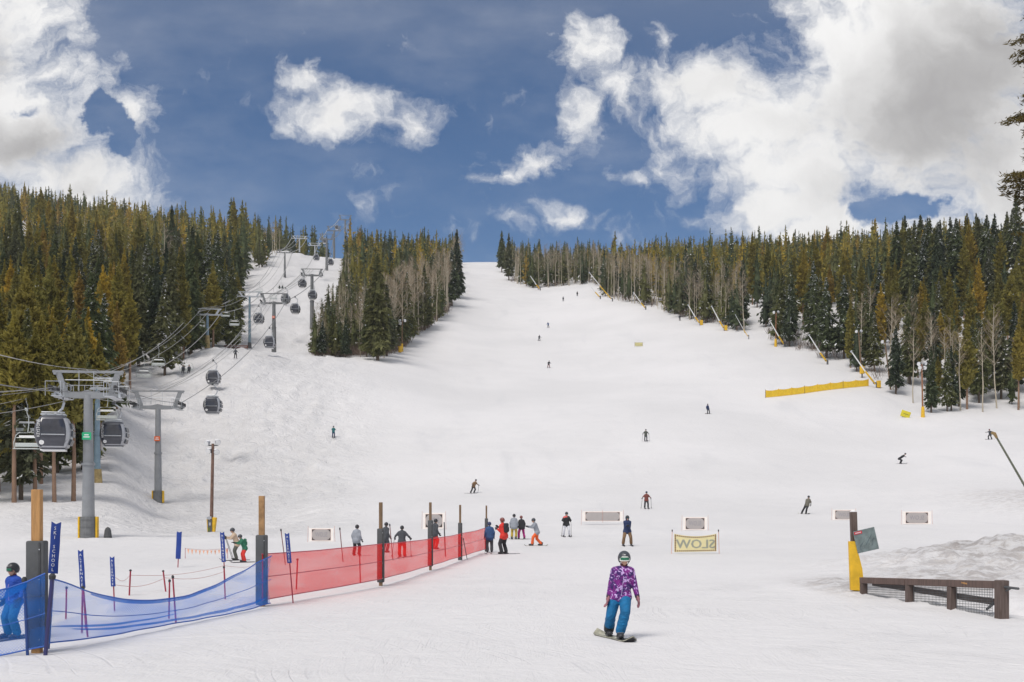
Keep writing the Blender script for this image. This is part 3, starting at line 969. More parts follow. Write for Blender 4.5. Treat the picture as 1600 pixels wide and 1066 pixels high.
for i, (X_, Y_, px, w_) in enumerate(trees):
    r = rng.random()
    cl = float(vnoise(np.array([X_ / 22.0]), np.array([Y_ / 30.0]), 12)[0])   # stands
    edge = Y_ - np.interp(px, *(EL if w_ == 'L' else EI if w_ == 'I' else ER))
    kind = 'spruce'
    H = rng.uniform(12, 20.5)
    if w_ == 'L':
        if px > 215 and Y_ < 420: kind = 'spruce' if r < .72 else 'pine'
        else: kind = 'pine' if r < 0.55 + cl * 0.9 else 'spruce'
        if Y_ > 330 and r > (.86 - (.35 if cl > .12 else 0)) and px < 330: kind = 'aspen'; H = rng.uniform(9, 14)
        if px < 215 and Y_ < 170: H = rng.uniform(14.5, 18.5)
        if 215 < px < 400 and Y_ < 400: H = rng.uniform(15, 23)
        if px < 130 and Y_ < 125: kind = 'tallpine' if r < .75 else 'spruce'; H = rng.uniform(15, 18.5)
        if px > 390: H *= 0.95
        if 415 < px < 455 and r < .6: kind = 'aspen'; H = rng.uniform(10, 15)
    if w_ == 'I':
        H = rng.uniform(13, 20)
        if px > 595 and edge < 60: kind = 'aspen' if r < .66 else 'spruce'; H = rng.uniform(15, 20)
        elif px < 596 and Y_ < 330: kind = 'aspen' if r < .42 else 'spruce'; H = rng.uniform(7, 12.5)
        elif px < 545 and Y_ < 400: kind = 'aspen' if r < .4 else 'spruce'; H = rng.uniform(10, 15)
        else: kind = 'pine' if r < .45 else 'spruce'
        if Y_ > 480 : H *= 0.9
    if w_ == 'R':
        if px < 940: kind = 'aspen' if (r < .52 and edge < 30) else ('spruce' if r < .85 else 'pine'); H = rng.uniform(14, 20)
        elif px < 1165: kind = 'aspen' if (r < .5 and edge < 35) else ('pine' if r < .62 else 'spruce'); H = rng.uniform(13, 18)
        elif px < 1320: kind = 'spruce' if (edge < 30 and r < .8) else ('pine' if r < .6 else 'spruce'); H = rng.uniform(14, 20)
        else:
            kind = 'aspen' if (r < .36 and edge < 30) else ('spruce' if (r < .72 and edge < 22) else 'pine' if rng.random() < .55 else 'spruce')
            H = rng.uniform(13, 19)
            if edge < 12 and kind == 'spruce': H = rng.uniform(8, 14)
            if px > 1400 and 285 < Y_ < 370: H = rng.uniform(19, 27); kind = 'spruce' if r < .8 else 'pine'
        if Y_ > 400: H = rng.uniform(10.5, 17.5)
        if px < 1000 and Y_ > 470: H *= .85
    if kind != 'aspen' and rng.random() < .09: H *= 1.25
    if edge < 9 and kind != 'aspen' and w_ != 'L' and rng.random() < .35: H *= rng.uniform(.4, .8)
    spec.append([X_, Y_, px, w_, kind, H])
# the big spruce at the corner of the middle wood and a few landmark trees
for px, d, kind, H in ((590, 234, 'spruce', 23.0), (573, 240, 'spruce', 15), (540, 237, 'spruce', 9), (504, 238, 'spruce', 8), (520, 239, 'spruce', 10),
                       (714, 395, 'spruce', 25), (706, 372, 'spruce', 20), (696, 356, 'aspen', 21), (1455, 204, 'spruce', 12.5), (1480, 206, 'spruce', 12),
                       (115, 103, 'tallpine', 18.0), (85, 101, 'tallpine', 16.5), (22, 99, 'tallpine', 17.5), (55, 101, 'tallpine', 16), (155, 128, 'pine', 15),
                       (784, 520, 'spruce', 20), (1500, 208, 'aspen', 15), (1535, 206, 'aspen', 16), (1425, 212, 'aspen', 15), (1395, 222, 'aspen', 16), (283, 205, 'aspen', 14),
                       (795, 480, 'spruce', 21), (1345, 240, 'aspen', 17)):
    p = G(px, d); spec.append([p.x, p.y, px, 'X', kind, H])
spec += extra
SX = np.array([s[0] for s in spec]); SY = np.array([s[1] for s in spec]); SZ = ground_z(SX, SY)
size = np.array([s[5] / s[1] for s in spec])
# front trees hide what stands behind: rank by apparent size with a bonus for the front rows
rank = []
for i, s in enumerate(spec):
    px = s[2]
    e = s[1] - (np.interp(px, *EL) if px < 488 else np.interp(px, *EI) if px < 760 else np.interp(px, *ER))
    inframe = -12 < px < 1612
    rank.append(size[i] * (1.0 if inframe else 0.05) * (1.25 if e < 25 else 1.0) * (9 if s[3] == 'X' else 1))
rank = np.array(rank)
LAB = {
    ('spruce', 'L'): 'dark green spruce in the wood left of the lift towers',
    ('spruce', 'I'): 'dark green spruce in the wooded island between the lift run and the wide piste',
    ('spruce', 'R'): 'dark green spruce in the wood along the right side of the piste',
    ('pine', 'L'): 'olive green lodgepole pine in the wood left of the lift towers',
    ('pine', 'I'): 'olive green lodgepole pine in the wooded island between the lift run and the wide piste',
    ('pine', 'R'): 'olive green lodgepole pine in the wood along the right side of the piste',
    ('tallpine', 'L'): 'golden olive pine with a long bare reddish trunk at the left edge behind the gondola',
    ('aspen', 'L'): 'bare pale aspen in the wood left of the lift towers',
    ('aspen', 'I'): 'bare pale aspen in the wooded island between the lift run and the wide piste',
    ('aspen', 'R'): 'bare pale aspen at the front of the wood along the right side of the piste',
}
single = {}
for grp, cap in ((('spruce',), 210), (('pine', 'tallpine'), 190), (('aspen',), 230)):
    idx = [i for i in np.argsort(-rank) if spec[i][4] in grp][:cap]
    for i in idx: single[i] = 1
cnt = {}
for i in single:
    X_, Y_, px, w_, kind, H = spec[i]
    if w_ == 'X': w_ = 'L' if px < 488 else 'I' if px < 760 else 'R'
    if kind == 'tallpine': w_ = 'L'
    if kind == 'spruce': var = V_SPR[int(rng.integers(0, 6)) if w_ != 'R' else int(rng.choice([1, 2, 4, 5, 5, 2]))]; nm = 'spruce_tree'
    elif kind == 'pine': var = V_PIN[int(rng.integers(0, 5))]; nm = 'pine_tree'
    elif kind == 'tallpine': var = V_TALL[int(rng.integers(0, 3))]; nm = 'pine_tree'
    else: var = ASP_M[int(rng.integers(0, 5))]; nm = 'aspen_tree'
    lab = LAB[(kind, w_)]
    if kind == 'spruce' and abs(H - 23.0) < 1e-6: lab = 'tallest dark spruce standing at the lower right corner of the middle wood'; var = V_SPR[0]
    if kind == 'spruce' and H == 25: lab = 'slim tall spruce standing at the upper right tip of the middle wood'; var = V_SPR[3]
    o = thing(nm, lab, 'tree', (X_, Y_, float(SZ[i]) - 0.1), rng.random() * 6.28, group=lab.replace(' in the wood', 's in the wood', 1) if ' in the wood' in lab else None, scale=H)
    if 'group' not in o.keys() and kind in ('tallpine', 'aspen'): o['group'] = lab + ' group'
    wsc = rng.uniform(.9, 1.18); o.scale = (H * wsc, H * wsc, H)
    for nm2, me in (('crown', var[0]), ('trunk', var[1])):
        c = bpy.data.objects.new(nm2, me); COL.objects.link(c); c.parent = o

# everything else as three masses
def mass(name, label, kinds, var_sets, mats_, barks):
    P_ = []; T_ = []
    for i, s in enumerate(spec):
        if i in single or s[4] not in kinds: continue
        v = var_sets[int(rng.integers(0, len(var_sets)))]
        a = rng.random() * 6.283; H = s[5]; ws = H * rng.uniform(.9, 1.2)
        ca, sa = math.cos(a), math.sin(a)
        M_ = np.array([[ca * ws, sa * ws, 0], [-sa * ws, ca * ws, 0], [0, 0, H]])
        off = np.array([s[0], s[1], SZ[i] - 0.1]); tint = rng.random()
        for part, q, k in v:
            if len(part) == 0: continue
            P_.append((part @ M_ + off, q, k)); T_.append(np.full(len(part), tint))
    me = quads_mesh(name, P_, mats_, np.concatenate(T_))
    o = bpy.data.objects.new(name, me); COL.objects.link(o)
    tag(o, label, None, kind='stuff')


cs = lambda v: [(v[0], qi(len(v[0])), 0), (v[3][0], v[3][1], 0), (v[1], qi(len(v[1])), 1), (v[2][0], v[2][1], 2)]
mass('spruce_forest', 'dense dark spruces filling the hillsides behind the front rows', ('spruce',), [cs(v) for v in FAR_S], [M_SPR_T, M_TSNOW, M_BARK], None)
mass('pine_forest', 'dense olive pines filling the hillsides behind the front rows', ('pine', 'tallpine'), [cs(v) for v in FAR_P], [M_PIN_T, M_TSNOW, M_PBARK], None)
mass('aspen_forest', 'far bare aspens mixed into the conifers on the hillsides', ('aspen',), [[(v[0], v[1], 0), (v[2], qi(len(v[2])), 1)] for v in FAR_A], [M_ASP, M_TWIG], None)

# brown leafless undergrowth along the feet of the woods
bt = []; 
for _ in range(620):
    which = rng.random()
    if which < .62: px = rng.uniform(490, 606); d = rng.uniform(238, 300)
    elif which < .76: px = rng.uniform(606, 714); d = np.interp(px, *EI) + rng.uniform(0, 14)
    else: px = rng.uniform(800, 1420); d = np.interp(px, *ER) + rng.uniform(0, 16)
    if wood(px, d + 1) is None: continue
    p = G(px, d); n = 26
    az = rng.random(n) * 6.283; L = rng.uniform(1.6, 4.2) * (0.6 + .5 * rng.random(n))
    dd = unit(np.stack([np.cos(az) * .45, np.sin(az) * .45, np.ones(n)], 1) + rng.normal(0, .15, (n, 3)))
    o_ = np.array(p)[None, :] + rng.normal(0, .5, (n, 3)) * [1, 1, .1]
    bt.append(kites(o_ + dd * (L / 2)[:, None], dd, unit(np.cross(dd, rng.normal(0, 1, (n, 3)))), L, np.full(n, 0.075)))
bt = np.concatenate(bt)
o = bpy.data.objects.new('bare_undergrowth', quads_mesh('bare_undergrowth', [(bt, qi(len(bt)), 0)], [M_BRUSH])); COL.objects.link(o)
tag(o, 'brown leafless brush along the feet of the woods', None, kind='stuff')
print('TREES', len(spec), 'single', len(single))

# the near spruce whose boughs reach into the upper right corner
def near_spruce():
    x, y = 17.75, 36.0
    r_ = np.random.default_rng(9)
    z0 = GZ(x, y)
    root = thing('spruce_tree', 'near spruce reaching its boughs into the upper right corner', 'tree', (x, y, z0))
    t = MB(); t.tube([(0, 0, -.3), (0, 0, 6), (.1, 0, 12), (0, 0, 19)], [.26, .2, .13, .02], 10)
    t.build('trunk', M_BARK, root, True)
    fol = []; br = MB()
    for h in np.concatenate([np.arange(10.6, 18.6, 0.26)]):
        for k in range(9):
            az = r_.random() * 6.283
            if h < 11.4 and math.cos(az) < -0.2 and r_.random() < .5: continue
            L = (1.75 - 0.07 * (h - 10.6)) * (0.55 + .5 * r_.random()) * (.80 + .28 * math.sin(h * 2.7))
            if L < .25: continue
            d = np.array([math.cos(az), math.sin(az), 0])
            p0 = np.array([0, 0, h]); p1 = p0 + d * L * .5 + [0, 0, -.10 * L]; p2 = p0 + d * L + [0, 0, -.05 * L]
            br.tube([p0, p1, p2], [.022, .014, .004], 4, cap=False)
            n = int(120 * L)
            s_ = r_.random(n) ** .7 * .85 + .15
            c = p0[None] + (p2 - p0)[None] * s_[:, None] + r_.normal(0, .09, (n, 3)) * np.array([1, 1, .5])
            dd = unit(d[None] * 1.0 + r_.normal(0, .6, (n, 3)))
            fol.append(kites(c, dd, unit(np.cross(dd, r_.normal(0, .4, (n, 3)) + [0, 0, 1])), .10 + .15 * r_.random(n), .03 + .03 * r_.random(n)))
    fol = np.concatenate(fol)
    c = bpy.data.objects.new('crown', quads_mesh('crown', [(fol, qi(len(fol)), 0)], [M_SPRN])); COL.objects.link(c); c.parent = root
    br.build('branch', M_BARK, root)


M_SPRN = foliage_mat('near_needles', [(0, (0.10, 0.085, 0.035)), (1, (0.16, 0.12, 0.045))])
near_spruce()
# ------------------------------------------------------------------ shared materials for built things
M_STEEL = mat('galvanised_steel', (0.50, 0.52, 0.55), 0.45, 0.35, var=0.12, scale=2)
M_DARKSTEEL = mat('weathered_steel', (0.115, 0.12, 0.125), 0.6, 0.3, var=0.2, scale=2)
M_TGREY = mat('tower_grey_paint', (0.25, 0.26, 0.275), 0.55, var=0.08, scale=1.2)
M_TDARK = mat('tower_dark_paint', (0.17, 0.175, 0.18), 0.6, var=0.12, scale=1.2)
M_BLUEST = mat('blue_grey_paint', (0.20, 0.29, 0.36), 0.55, var=0.12, scale=1.5)
M_RUST = mat('old_concrete_pad', (0.36, 0.27, 0.12), 0.8, var=0.3, scale=2)
M_YEL = mat('yellow_pad', (0.72, 0.43, 0.02), 0.6, var=0.16, scale=3, bump=0.3)
M_YELN = mat('yellow_barrier_net', (0.86, 0.56, 0.03), 0.7, var=0.10, scale=2)
M_RED = mat('red_paint', (0.40, 0.03, 0.045), 0.5)
M_CABLE = mat('wire_rope', (0.42, 0.41, 0.39), 0.5, 0.5)
M_CABLED = mat('dark_wire_rope', (0.20, 0.20, 0.20), 0.5, 0.4)
M_GLASS = mat('cabin_glass', (0.030, 0.032, 0.045), 0.12, var=0.3, scale=1.5, coat=0.6)
M_SHELL = mat('cabin_silver_shell', (0.42, 0.43, 0.46), 0.35, 0.25, var=0.06)
M_SHELLD = mat('cabin_dark_shell', (0.085, 0.088, 0.105), 0.35, 0.2, var=0.1)
M_WHITE = mat('white_paint', (0.80, 0.80, 0.80), 0.5, var=0.03)
M_RUB = mat('black_rubber', (0.035, 0.035, 0.037), 0.75, var=0.2)
M_GREEN = mat('green_sign', (0.02, 0.42, 0.19), 0.5, var=0.03)
M_ORANGE = mat('orange_sign', (0.72, 0.13, 0.03), 0.5, var=0.04)
M_CHAIR = mat('chair_silver', (0.50, 0.53, 0.52), 0.45, 0.3, var=0.08)
M_WOOD = wood_mat('post_timber', (0.50, 0.27, 0.10), (0.30, 0.155, 0.06))
M_WOODB = wood_mat('post_timber_brown', (0.24, 0.15, 0.08), (0.13, 0.085, 0.05))
M_WOODD = wood_mat('dark_timber', (0.075, 0.05, 0.042), (0.135, 0.10, 0.088))
M_PAD = mat('dark_grey_padding', (0.075, 0.078, 0.082), 0.75, var=0.18, scale=2, bump=0.3)

# ------------------------------------------------------------------ lift towers


def xf(root_loc, ang):
    return Matrix.Translation(root_loc) @ Matrix.Rotation(ang, 4, 'Z')


def lift_tower(name, label, base, H, gauge, ang, mats_, detail=2, pad=None, sign=None, rb=0.42, top_h=1.35, group=None, thin=1.0):
    """base on the snow, H = height of the rope above the snow; the arm lies along local x"""
    root = thing(name, label, 'lift tower', base, ang, group)
    mp, ms = mats_
    b = MB()
    sg = 12 if detail > 1 else 8
    b.tube([(0, 0, -0.6), (0, 0, H * .50)], [rb, rb * .86], sg)
    b.tube([(0, 0, H * .50), (0, 0, H - .25)], [rb * .80, rb * .66], sg)
    b.tube([(0, 0, H * .495), (0, 0, H * .512)], rb * 1.02, sg)
    b.build('column', mp, root, True)
    w = gauge / 2
    a = MB()
    # lower arm: tapered box girder rising to the middle
    a.prism([(-w - .25, H - .42), (-w * .3, H - .62), (w * .3, H - .62), (w + .25, H - .42), (w + .25, H - .15), (w * .25, H + .02), (0, H + .25), (-w * .25, H + .02), (-w - .25, H - .15)], -.22, .22)
    if thin < 1: a.v = [(x, y, H - .2 + (z - H + .2) * thin) for x, y, z in a.v]
    a.build('crossarm', ms if thin < .5 else mp, root)
    t = MB()
    zt = H + top_h
    t.box((0, 0, zt), (gauge * 1.10, .22, .17))
    for s in (-1, 1):
        t.prism([(s * w * .62, H - .1), (s * w * .80, H - .1), (s * w * 1.02, zt - .05), (s * w * .84, zt - .05)], -.09, .09)
    for s in (-1, 1): t.box((s * gauge * .51, 0, zt - .14), (.22, .3, .14))
    if thin < .5: t.v = [(x * .9, y * .5, z) for x, y, z in t.v]
    t.build('lifting_frame', mp if detail > 1 and thin > .5 else ms, root)
    # sheave assemblies at both ends
    for s in (-1, 1):
        q = MB()
        n = 8 if detail > 1 else 4
        Lb = 3.2 if detail > 1 else 2.6
        q.box((s * w, 0, H - .02), (.10, Lb, .16))
        q.box((s * w, 0, H - .25), (.16, .5, .4))
        q.build('sheave_beam', ms, root)
        q = MB()
        for k in range(n):
            y = (k / (n - 1) - .5) * Lb
            q.tube([(s * w - .06, y, H + .12), (s * w + .06, y, H + .12)], .19, 12 if detail > 1 else 8)
        q.build('sheave_wheels', M_RUB, root)
        if detail > 1:
            c = MB()
            y0, y1 = -Lb / 2, Lb / 2
            x0 = s * (w - .75)
            c.box((s * (w - .42), 0, H - .46), (.62, Lb, .04))
            for y in (y0, y0 / 2, 0, y1 / 2, y1): c.tube([(x0, y, H - .46), (x0, y, H + .55)], .022, 5)
            for z in (H + .05, H + .55): c.tube([(x0, y0, z), (x0, y1, z)], .02, 5)
            for y in (y0, y1):
                c.tube([(x0, y, H + .55), (s * w * 1.12, y, H + .55)], .02, 5); c.tube([(s * w * 1.12, y, H - .46), (s * w * 1.12, y, H + .55)], .02, 5)
            c.build('catwalk', M_STEEL, root)
    if detail > 1:
        c = MB()
        for x in (-w * .28, w * .18): c.tube([(x, -.1, H), (x, -.1, zt)], .025, 5)
        c.tube([(-w * .7, -.12, H + .8), (w * .75, -.12, H + .8)], .03, 5)
        for k in range(6):
            x = -w * .5 + k * w * .2
            c.tube([(x, -.14, H + .05), (x, -.14, H + .42)], .018, 4)
        c.tube([(-w * .5, -.14, H + .42), (w * .5, -.14, H + .42)], .018, 4)
        c.build('guard_rail', M_STEEL, root)
        l = MB()
        for s in (-.16, .16): l.tube([(s, rb + .16, .5), (s, rb * .7 + .16, H - .2)], .022, 4)
        for k in range(int(H / .32) - 2): l.tube([(-.16, rb * .95 + .16 - k * .004, .7 + k * .32), (.16, rb * .95 + .16 - k * .004, .7 + k * .32)], .014, 4)
        l.build('ladder', M_STEEL, root)
    if pad:
        q = MB()
        n = 12
        q.tube([(0, 0, -.2), (0, 0, pad)], [rb + .10, rb + .08], n)
        for z in (.25, pad * .5, pad * .85): q.tube([(0, 0, z), (0, 0, z + .05)], rb + .115, n, M_RUB)
        q.mats = []; q.m = [0] * len(q.f)
        q.build('base_pad', mat('tower_pad_grey', (.16, .165, .17), .75, var=.15), root)
        for s in (-1, 1):
            q = MB(); q.box((s * (rb + .13), 0, pad / 2 - .05), (.14, .5, pad + .1), bev=.04)
            q.build('pad_edge', M_YEL, root)
    if sign:
        z, mt = sign
        sroot = MB(); sroot.box((0, -(rb * .86 + .05), z), (.62, .05, .52), bev=.01)
        so = sroot.build('sign', mt, root)
        q = MB()
        for k, wd in ((0.08, .3), (-.07, .42)): q.box((0, -(rb * .86 + .083), z + k), (wd, .012, .07))
        q.build('marking', M_WHITE, so)
    return root


def tower_at(px, py_base, py_rope, d, **k):
    b = G(px, d)
    zr = CH + (HZ - py_rope) / F * d
    return b, zr - b.z


GT = {}   # gondola towers: centre x, y, rope height
gspec = [(138, 612, 78.0, 4.4, (M_STEEL, M_STEEL), 'front grey gondola tower with a green sign on its column', 0.52),
         (247, 633, 122.0, 5.2, (M_TGREY, M_DARKSTEEL), 'second gondola tower with an orange sign, just right of the front one', 0.50),
         (428, 472, 248.0, 5.6, (M_TDARK, M_TDARK), 'dark gondola tower standing where the lower bank meets the lift run', 0.62),
         (487.5, 429, 303.0, 5.6, (M_TDARK, M_TDARK), 'dark gondola tower on the lift run beside the middle wood', 0.6),
         (510.5, 373, 455.0, 5.6, (M_TDARK, M_TDARK), 'gondola tower just below the top of the lift run', 0.6),
         (522, 360, 545.0, 6.6, (M_TDARK, M_TDARK), 'gondola tower on the top edge of the lift run', 0.6),
         (539.5, 343, 640.0, 7.0, (M_TDARK, M_TDARK), 'farthest gondola tower standing above the trees against the sky', 0.6)]
gl = []
for i, (px, pyr, d, gauge, ms_, lab, rb) in enumerate(gspec):
    b, H = tower_at(px, 0, pyr, d)
    gl.append([b.x, b.y, b.z + H, gauge, H, b])
for i, (px, pyr, d, gauge, ms_, lab, rb) in enumerate(gspec):
    a_ = gl[max(i - 1, 0)]; c_ = gl[min(i + 1, len(gl) - 1)]
    ang = math.atan2(c_[1] - a_[1], c_[0] - a_[0]) - math.pi / 2
    ang *= 0.55
    gl[i].append(ang)
    lift_tower('gondola_tower', lab, gl[i][5], gl[i][4], gauge, ang, ms_ if i != 0 else (M_TGREY, M_STEEL), detail=2 if i < 4 else 1,
               pad=[1.5, 1.25, 0, 0, 0, 0, 0][i] or None, sign=[(7.2, M_GREEN), (7.0, M_ORANGE), (8.2, M_ORANGE), None, None, None, None][i], rb=[.47, .44, .55, .62, .6, .6, .7][i],
               top_h=[1.4, 1.55, 1.9, 1.5, 1.9, 2.0, 2.4][i], group='gondola lift towers', thin=.68)

cspec = [(152, 604, 116.0, 4.6, M_BLUEST, 'blue grey chairlift tower half hidden behind the front gondola tower'),
         (324, 490, 214.0, 5.4, M_BLUEST, 'short blue chairlift tower with a rusty base at the top of the bank'),
         (390, 462, 268.0, 5.6, M_BLUEST, 'tall blue grey chairlift tower at the foot of the lift run by the trees'),
         (445, 394, 410.0, 5.6, M_TDARK, 'dark chairlift tower half way up the lift run'),
         (468, 372, 520.0, 7.0, M_STEEL, 'pale chairlift tower on the crest of the lift run before the spruces'),
         (492, 383, 545.0, 6.0, M_STEEL, 'pale low lift tower on the crest left of the dark gondola towers')]
cl = []
for px, pyr, d, gauge, m_, lab in cspec:
    b, H = tower_at(px, 0, pyr, d); cl.append([b.x, b.y, b.z + H, gauge, H, b, 0.12])
for i, (px, pyr, d, gauge, m_, lab) in enumerate(cspec):
    r_ = lift_tower('chairlift_tower', lab, cl[i][5], cl[i][4], gauge, 0.12, (m_ if i != 1 else M_BLUEST, M_STEEL if i < 3 else m_), detail=1 if i else 2, rb=.36 if i < 3 else .42, top_h=.9, group='chairlift towers', thin=.45)
    q = MB(); q.tube([(0, 0, -.3), (0, 0, 2.6 if i == 1 else 1.4)], [.55, .42], 10); q.build('base', M_RUST if i < 2 else M_DARKSTEEL, r_, True)

# ------------------------------------------------------------------ ropes


def rope_nodes(lst, side, start):
    """points of the rope on one side; start = extra point toward the valley station"""
    pts = [start]
    for t in lst:
        a = t[6]; w = t[3] / 2 * side
        pts.append(Vector((t[0] + math.cos(a) * w, t[1] + math.sin(a) * w, t[2] + .31)))
    return pts


def sagged(pts, sags):
    out = []
    for i in range(len(pts) - 1):
        n = 16
        for k in range(n):
            s = k / n
            p = pts[i].lerp(pts[i + 1], s); p.z -= sags[i] * 4 * s * (1 - s)
            out.append(p)
    out.append(pts[-1].copy())
    return out


def on_rope(path, px, far_first=False, dmin=0):
    """the point of a rope that is seen at a column of the photograph"""
    best = None
    for i in range(len(path) - 1):
        a, b = path[i], path[i + 1]
        if a.y < dmin: continue
        pa, pb = 800 + F * a.x / a.y, 800 + F * b.x / b.y
        if (pa - px) * (pb - px) <= 0 and pa != pb:
            return a.lerp(b, (px - pa) / (pb - pa))
    return best


GLp = sagged(rope_nodes(gl, -1, Vector((-25.5, 36, 6.8))), [.5, .35, 3.4, .8, 2.2, .8, .8])
GRp = sagged(rope_nodes(gl, 1, Vector((-19.2, 36, 6.9))), [.5, .35, 2.4, .8, 2.2, .8, .8])
CLp = sagged(rope_nodes(cl[:5], -1, Vector((-39.5, 62, 7.0))), [.8, 2.0, 1.0, 3.4, 1.6])
CRp = sagged(rope_nodes(cl[:5], 1, Vector((-36.0, 62, 7.0))), [.8, 2.0, 1.0, 3.4, 1.6])


def rope(name, label, path, r, m_, seg=6):
    b = MB(); b.tube(path, r, seg)
    o = b.build(name, m_, smooth=True)
    return tag(o, label, 'cable', None)


def rr(path, k=0.00027, r0=.026): return [max(r0, k * p.y) for p in path]
rope('haul_rope', 'left haul rope of the gondola lift running over the left tower sheaves', GLp, rr(GLp), M_CABLE)
rope('haul_rope', 'right haul rope of the gondola lift running over the right tower sheaves', GRp, rr(GRp), M_CABLED)
rope('haul_rope', 'left haul rope of the chairlift nearest the wood', CLp, rr(CLp), M_CABLE)
rope('haul_rope', 'right haul rope of the chairlift nearest the gondola line', CRp, rr(CRp), M_CABLE)
for off, lab, z_, zs in ((-.9, 'upper signal cable left of the gondola tower heads', 1.65, 9.6), (-.2, 'upper signal cable along the gondola tower heads', 1.6, 9.3), (.6, 'thin signal cable right of the tower head centres', 1.55, 9.0)):
    pts = [Vector((-22.4 + off, 36, zs))] + [Vector((t[0] + off, t[1], t[2] + z_)) for t in gl[:4]]
    pp = sagged(pts, [.5, .5, 3.0, .9])
    rope('signal_cable', lab, pp, rr(pp, .00019, .017), M_CABLE)
for off, lab in ((-1.0, 'thin signal cable over the chairlift towers on the wood side'), (.8, 'thin signal cable over the chairlift towers on the gondola side')):
    pts = [Vector((-37.6 + off, 62, 8.3))] + [Vector((t[0] + off, t[1], t[2] + 1.15)) for t in cl[:5]]
    pp = sagged(pts, [.7, 2.0, 1.0, 3.0, 1.4]); rope('signal_cable', lab, pp, rr(pp, .00017, .016), M_CABLE)

# ------------------------------------------------------------------ gondola cabins (local: hangs from origin, faces -y, door side -y)


def sup(n, a, b, e=0.42):
    o = []
    for k in range(n):
        t = 2 * math.pi * k / n
        c, s = math.cos(t), math.sin(t)
        o.append((a * abs(c) ** e * (1 if c >= 0 else -1), b * abs(s) ** e * (1 if s >= 0 else -1)))
    return o


def cabin_profile(z):   # z 0 bottom .. 2.2 top -> half width
    return float(np.interp(z, [0, .12, .5, 1.0, 1.5, 1.95, 2.12, 2.2], [.74, .86, 1.04, 1.13, 1.08, .90, .78, .60]))


